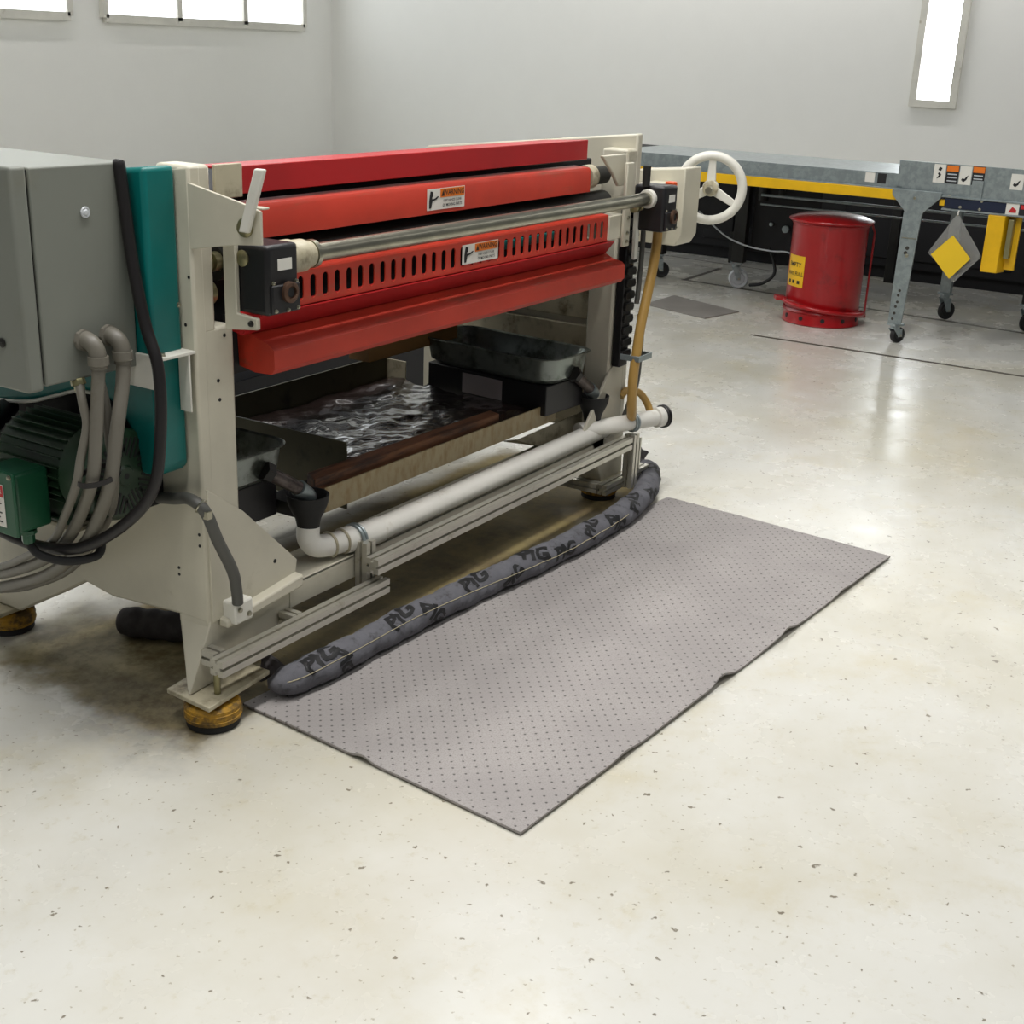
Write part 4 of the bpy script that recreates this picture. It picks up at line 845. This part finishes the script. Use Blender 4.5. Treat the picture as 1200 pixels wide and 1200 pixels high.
s5 = decal('sticker', WHITEL, nr, (5.0255, -.425, .712), LU, LV, .062, .056, .0008); build('pictogram', MB().prism([(.012, .012), (.05, .012), (.05, .026), (.03, .040), (.02, .024)], (5.024, -.425, .712), LU, LV, (-.0003, 0, 0)), REDL, s5, smooth=False)
s6 = decal('sticker', INK, nr, (5.0255, -.492, .714), LU, LV, .06, .052, .0008); build('red_header', MB().box(5.0240, 5.0243, -.55, -.494, .744, .764), REDL, s6, smooth=False)
s7 = decal('sticker', INK, sp, (5.0445, .235, .806), LU, LV, .045, .050, .0008)
s8 = decal('sticker', WHITEL, sp, (5.0445, .300, .808), LU, LV, .05, .048, .0008)
yb = build('yellow_guard_box', MB().hexa([(5.01, -.351, .425), (5.01, -.432, .425), (5.09, -.452, .425), (5.09, -.351, .425)], [(5.01, -.351, .705), (5.01, -.432, .705), (5.09, -.452, .705), (5.09, -.351, .705)]), YEL, ct, .004)
build('guard_insert', MB().box(5.018, 5.07, -.475, -.450, .50, .69), BRASSY, yb, .002)
build('guard_edge', MB().box(5.07, 5.09, -.50, -.448, .44, .70), YEL, yb, .002)
# hanging bag with yellow card
bg = thing('plastic_bag', (5.0, -.22, .5), 'clear plastic bag hanging by its corner from the conveyor table behind a yellow card', 'bag')
def bagm():
    mb = MB(); A = Vector((5.012, -.205, .700)); pts = [Vector((5.0, -.205, .70)), Vector((5.0, -.085, .492)), Vector((5.0, -.235, .355)), Vector((5.0, -.352, .500))]
    n = 12; vs = []
    for s in (-1, 1):
        for i in range(n + 1):
            for j in range(n + 1):
                u, v = i / n, j / n
                p = pts[0] * (1 - u) * (1 - v) + pts[1] * u * (1 - v) + pts[2] * u * v + pts[3] * (1 - u) * v
                th = .012 * math.sin(math.pi * u) * math.sin(math.pi * v) * s + .003 * math.sin(u * 17 + v * 11)
                vs.append((p.x + th, p.y, p.z))
    K = (n + 1) ** 2; I = lambda i, j: i * (n + 1) + j
    fs = [(s * K + I(i, j), s * K + I(i + 1, j), s * K + I(i + 1, j + 1), s * K + I(i, j + 1)) for s in (0, 1) for i in range(n) for j in range(n)]
    return mb.add(vs, fs)
build('bag_film', bagm(), BAG, bg)
build('hanging_string', MB().cyl((5.0, -.205, .69), (5.016, -.205, .71), .004, n=8), WHITEL, bg)
yc = single('yellow_card', (5.0, -.2, .48), MB().prism([(.107, .486), (.203, .592), (.304, .486), (.215, .375)], (4.979, 0, 0), (0, -1, 0), (0, 0, 1), (.003, 0, 0)), CARD, 'square yellow card hanging on its corner on the front of the clear bag', 'card')
# second frame behind: dark machine stand with grey and black casters
ds = thing('machine_stand', (6.0, 1.6, 0), 'black steel machine stand on casters behind the handwheel, left of the waste can', 'stand')
build('stand_leg', B(5.97, 6.03, 1.30, 1.38, .165, .73), DARK, ds, .004)
build('stand_leg', B(5.97, 6.03, 1.86, 1.94, .155, .73), DARK, ds, .004)
build('stand_top', B(5.96, 6.60, .9, 2.2, .70, .76), DARKER, ds, .004)
build('stand_drawer', MB().box(6.02, 6.5, .85, 1.28, .24, .70).box(6.05, 6.5, 1.42, 1.82, .34, .70), DARKER, ds, .006)
build('hydraulic_cylinder', MB().cyl((6.0, 1.22, .56), (6.0, 1.22, .74), .03).cyl((6.0, 1.10, .60), (6.0, 1.10, .74), .02), DARK, ds)
build('drawer_knob', MB().lathe([(.01, 0), (.022, .01), (.022, .03), (0, .032)], (6.015, 1.05, .40), (-1, 0, 0), 16).lathe([(.01, 0), (.012, .02), (0, .021)], (6.015, 1.15, .42), (-1, 0, 0), 12), GALV, ds)
caster(ds, 6.0, 1.355, .062, .165, LGREY, math.radians(-62), .045)
caster(ds, 6.0, 1.90, .052, .155, RUBBER, math.radians(-60), .03)
cable('wire_cable', [(5.95, 1.62, .46), (5.93, 1.42, .33), (5.90, 1.25, .285), (5.85, 1.08, .28), (5.75, .95, .30), (5.60, .86, .315)], .005, LGREY, 'thin pale wire sagging from the black machine stand to the red waste can', 'wire')
cable('black_hose', [(6.05, 1.18, .30), (5.98, 1.10, .20), (5.95, 1.08, .12), (5.97, 1.16, .055), (6.0, 1.25, .03)], .010, RUBBER, 'short black hose curling beside the grey caster of the machine stand', 'hose')
# black equipment further back under the tables
eq = thing('equipment_cabinet', (7.4, 1.0, 0), 'long black equipment housing in shadow beneath and behind the tables', 'cabinet')
build('housing', B(7.1, 7.9, -3.2, 3.8, .08, .70), DARKER, eq, .01)
build('plinth', B(7.14, 7.86, -3.16, 3.76, 0, .085), DARKER, eq)
for i in range(9): build('door_panel', B(7.085, 7.105, -3.1 + i * .75, -2.42 + i * .75, .14, .67), DARKER, eq, .006)
for yy in (.62, 1.75): build('vertical_strut', B(6.95, 7.0, yy, yy + .06, 0, .74), DARK, eq, .003)
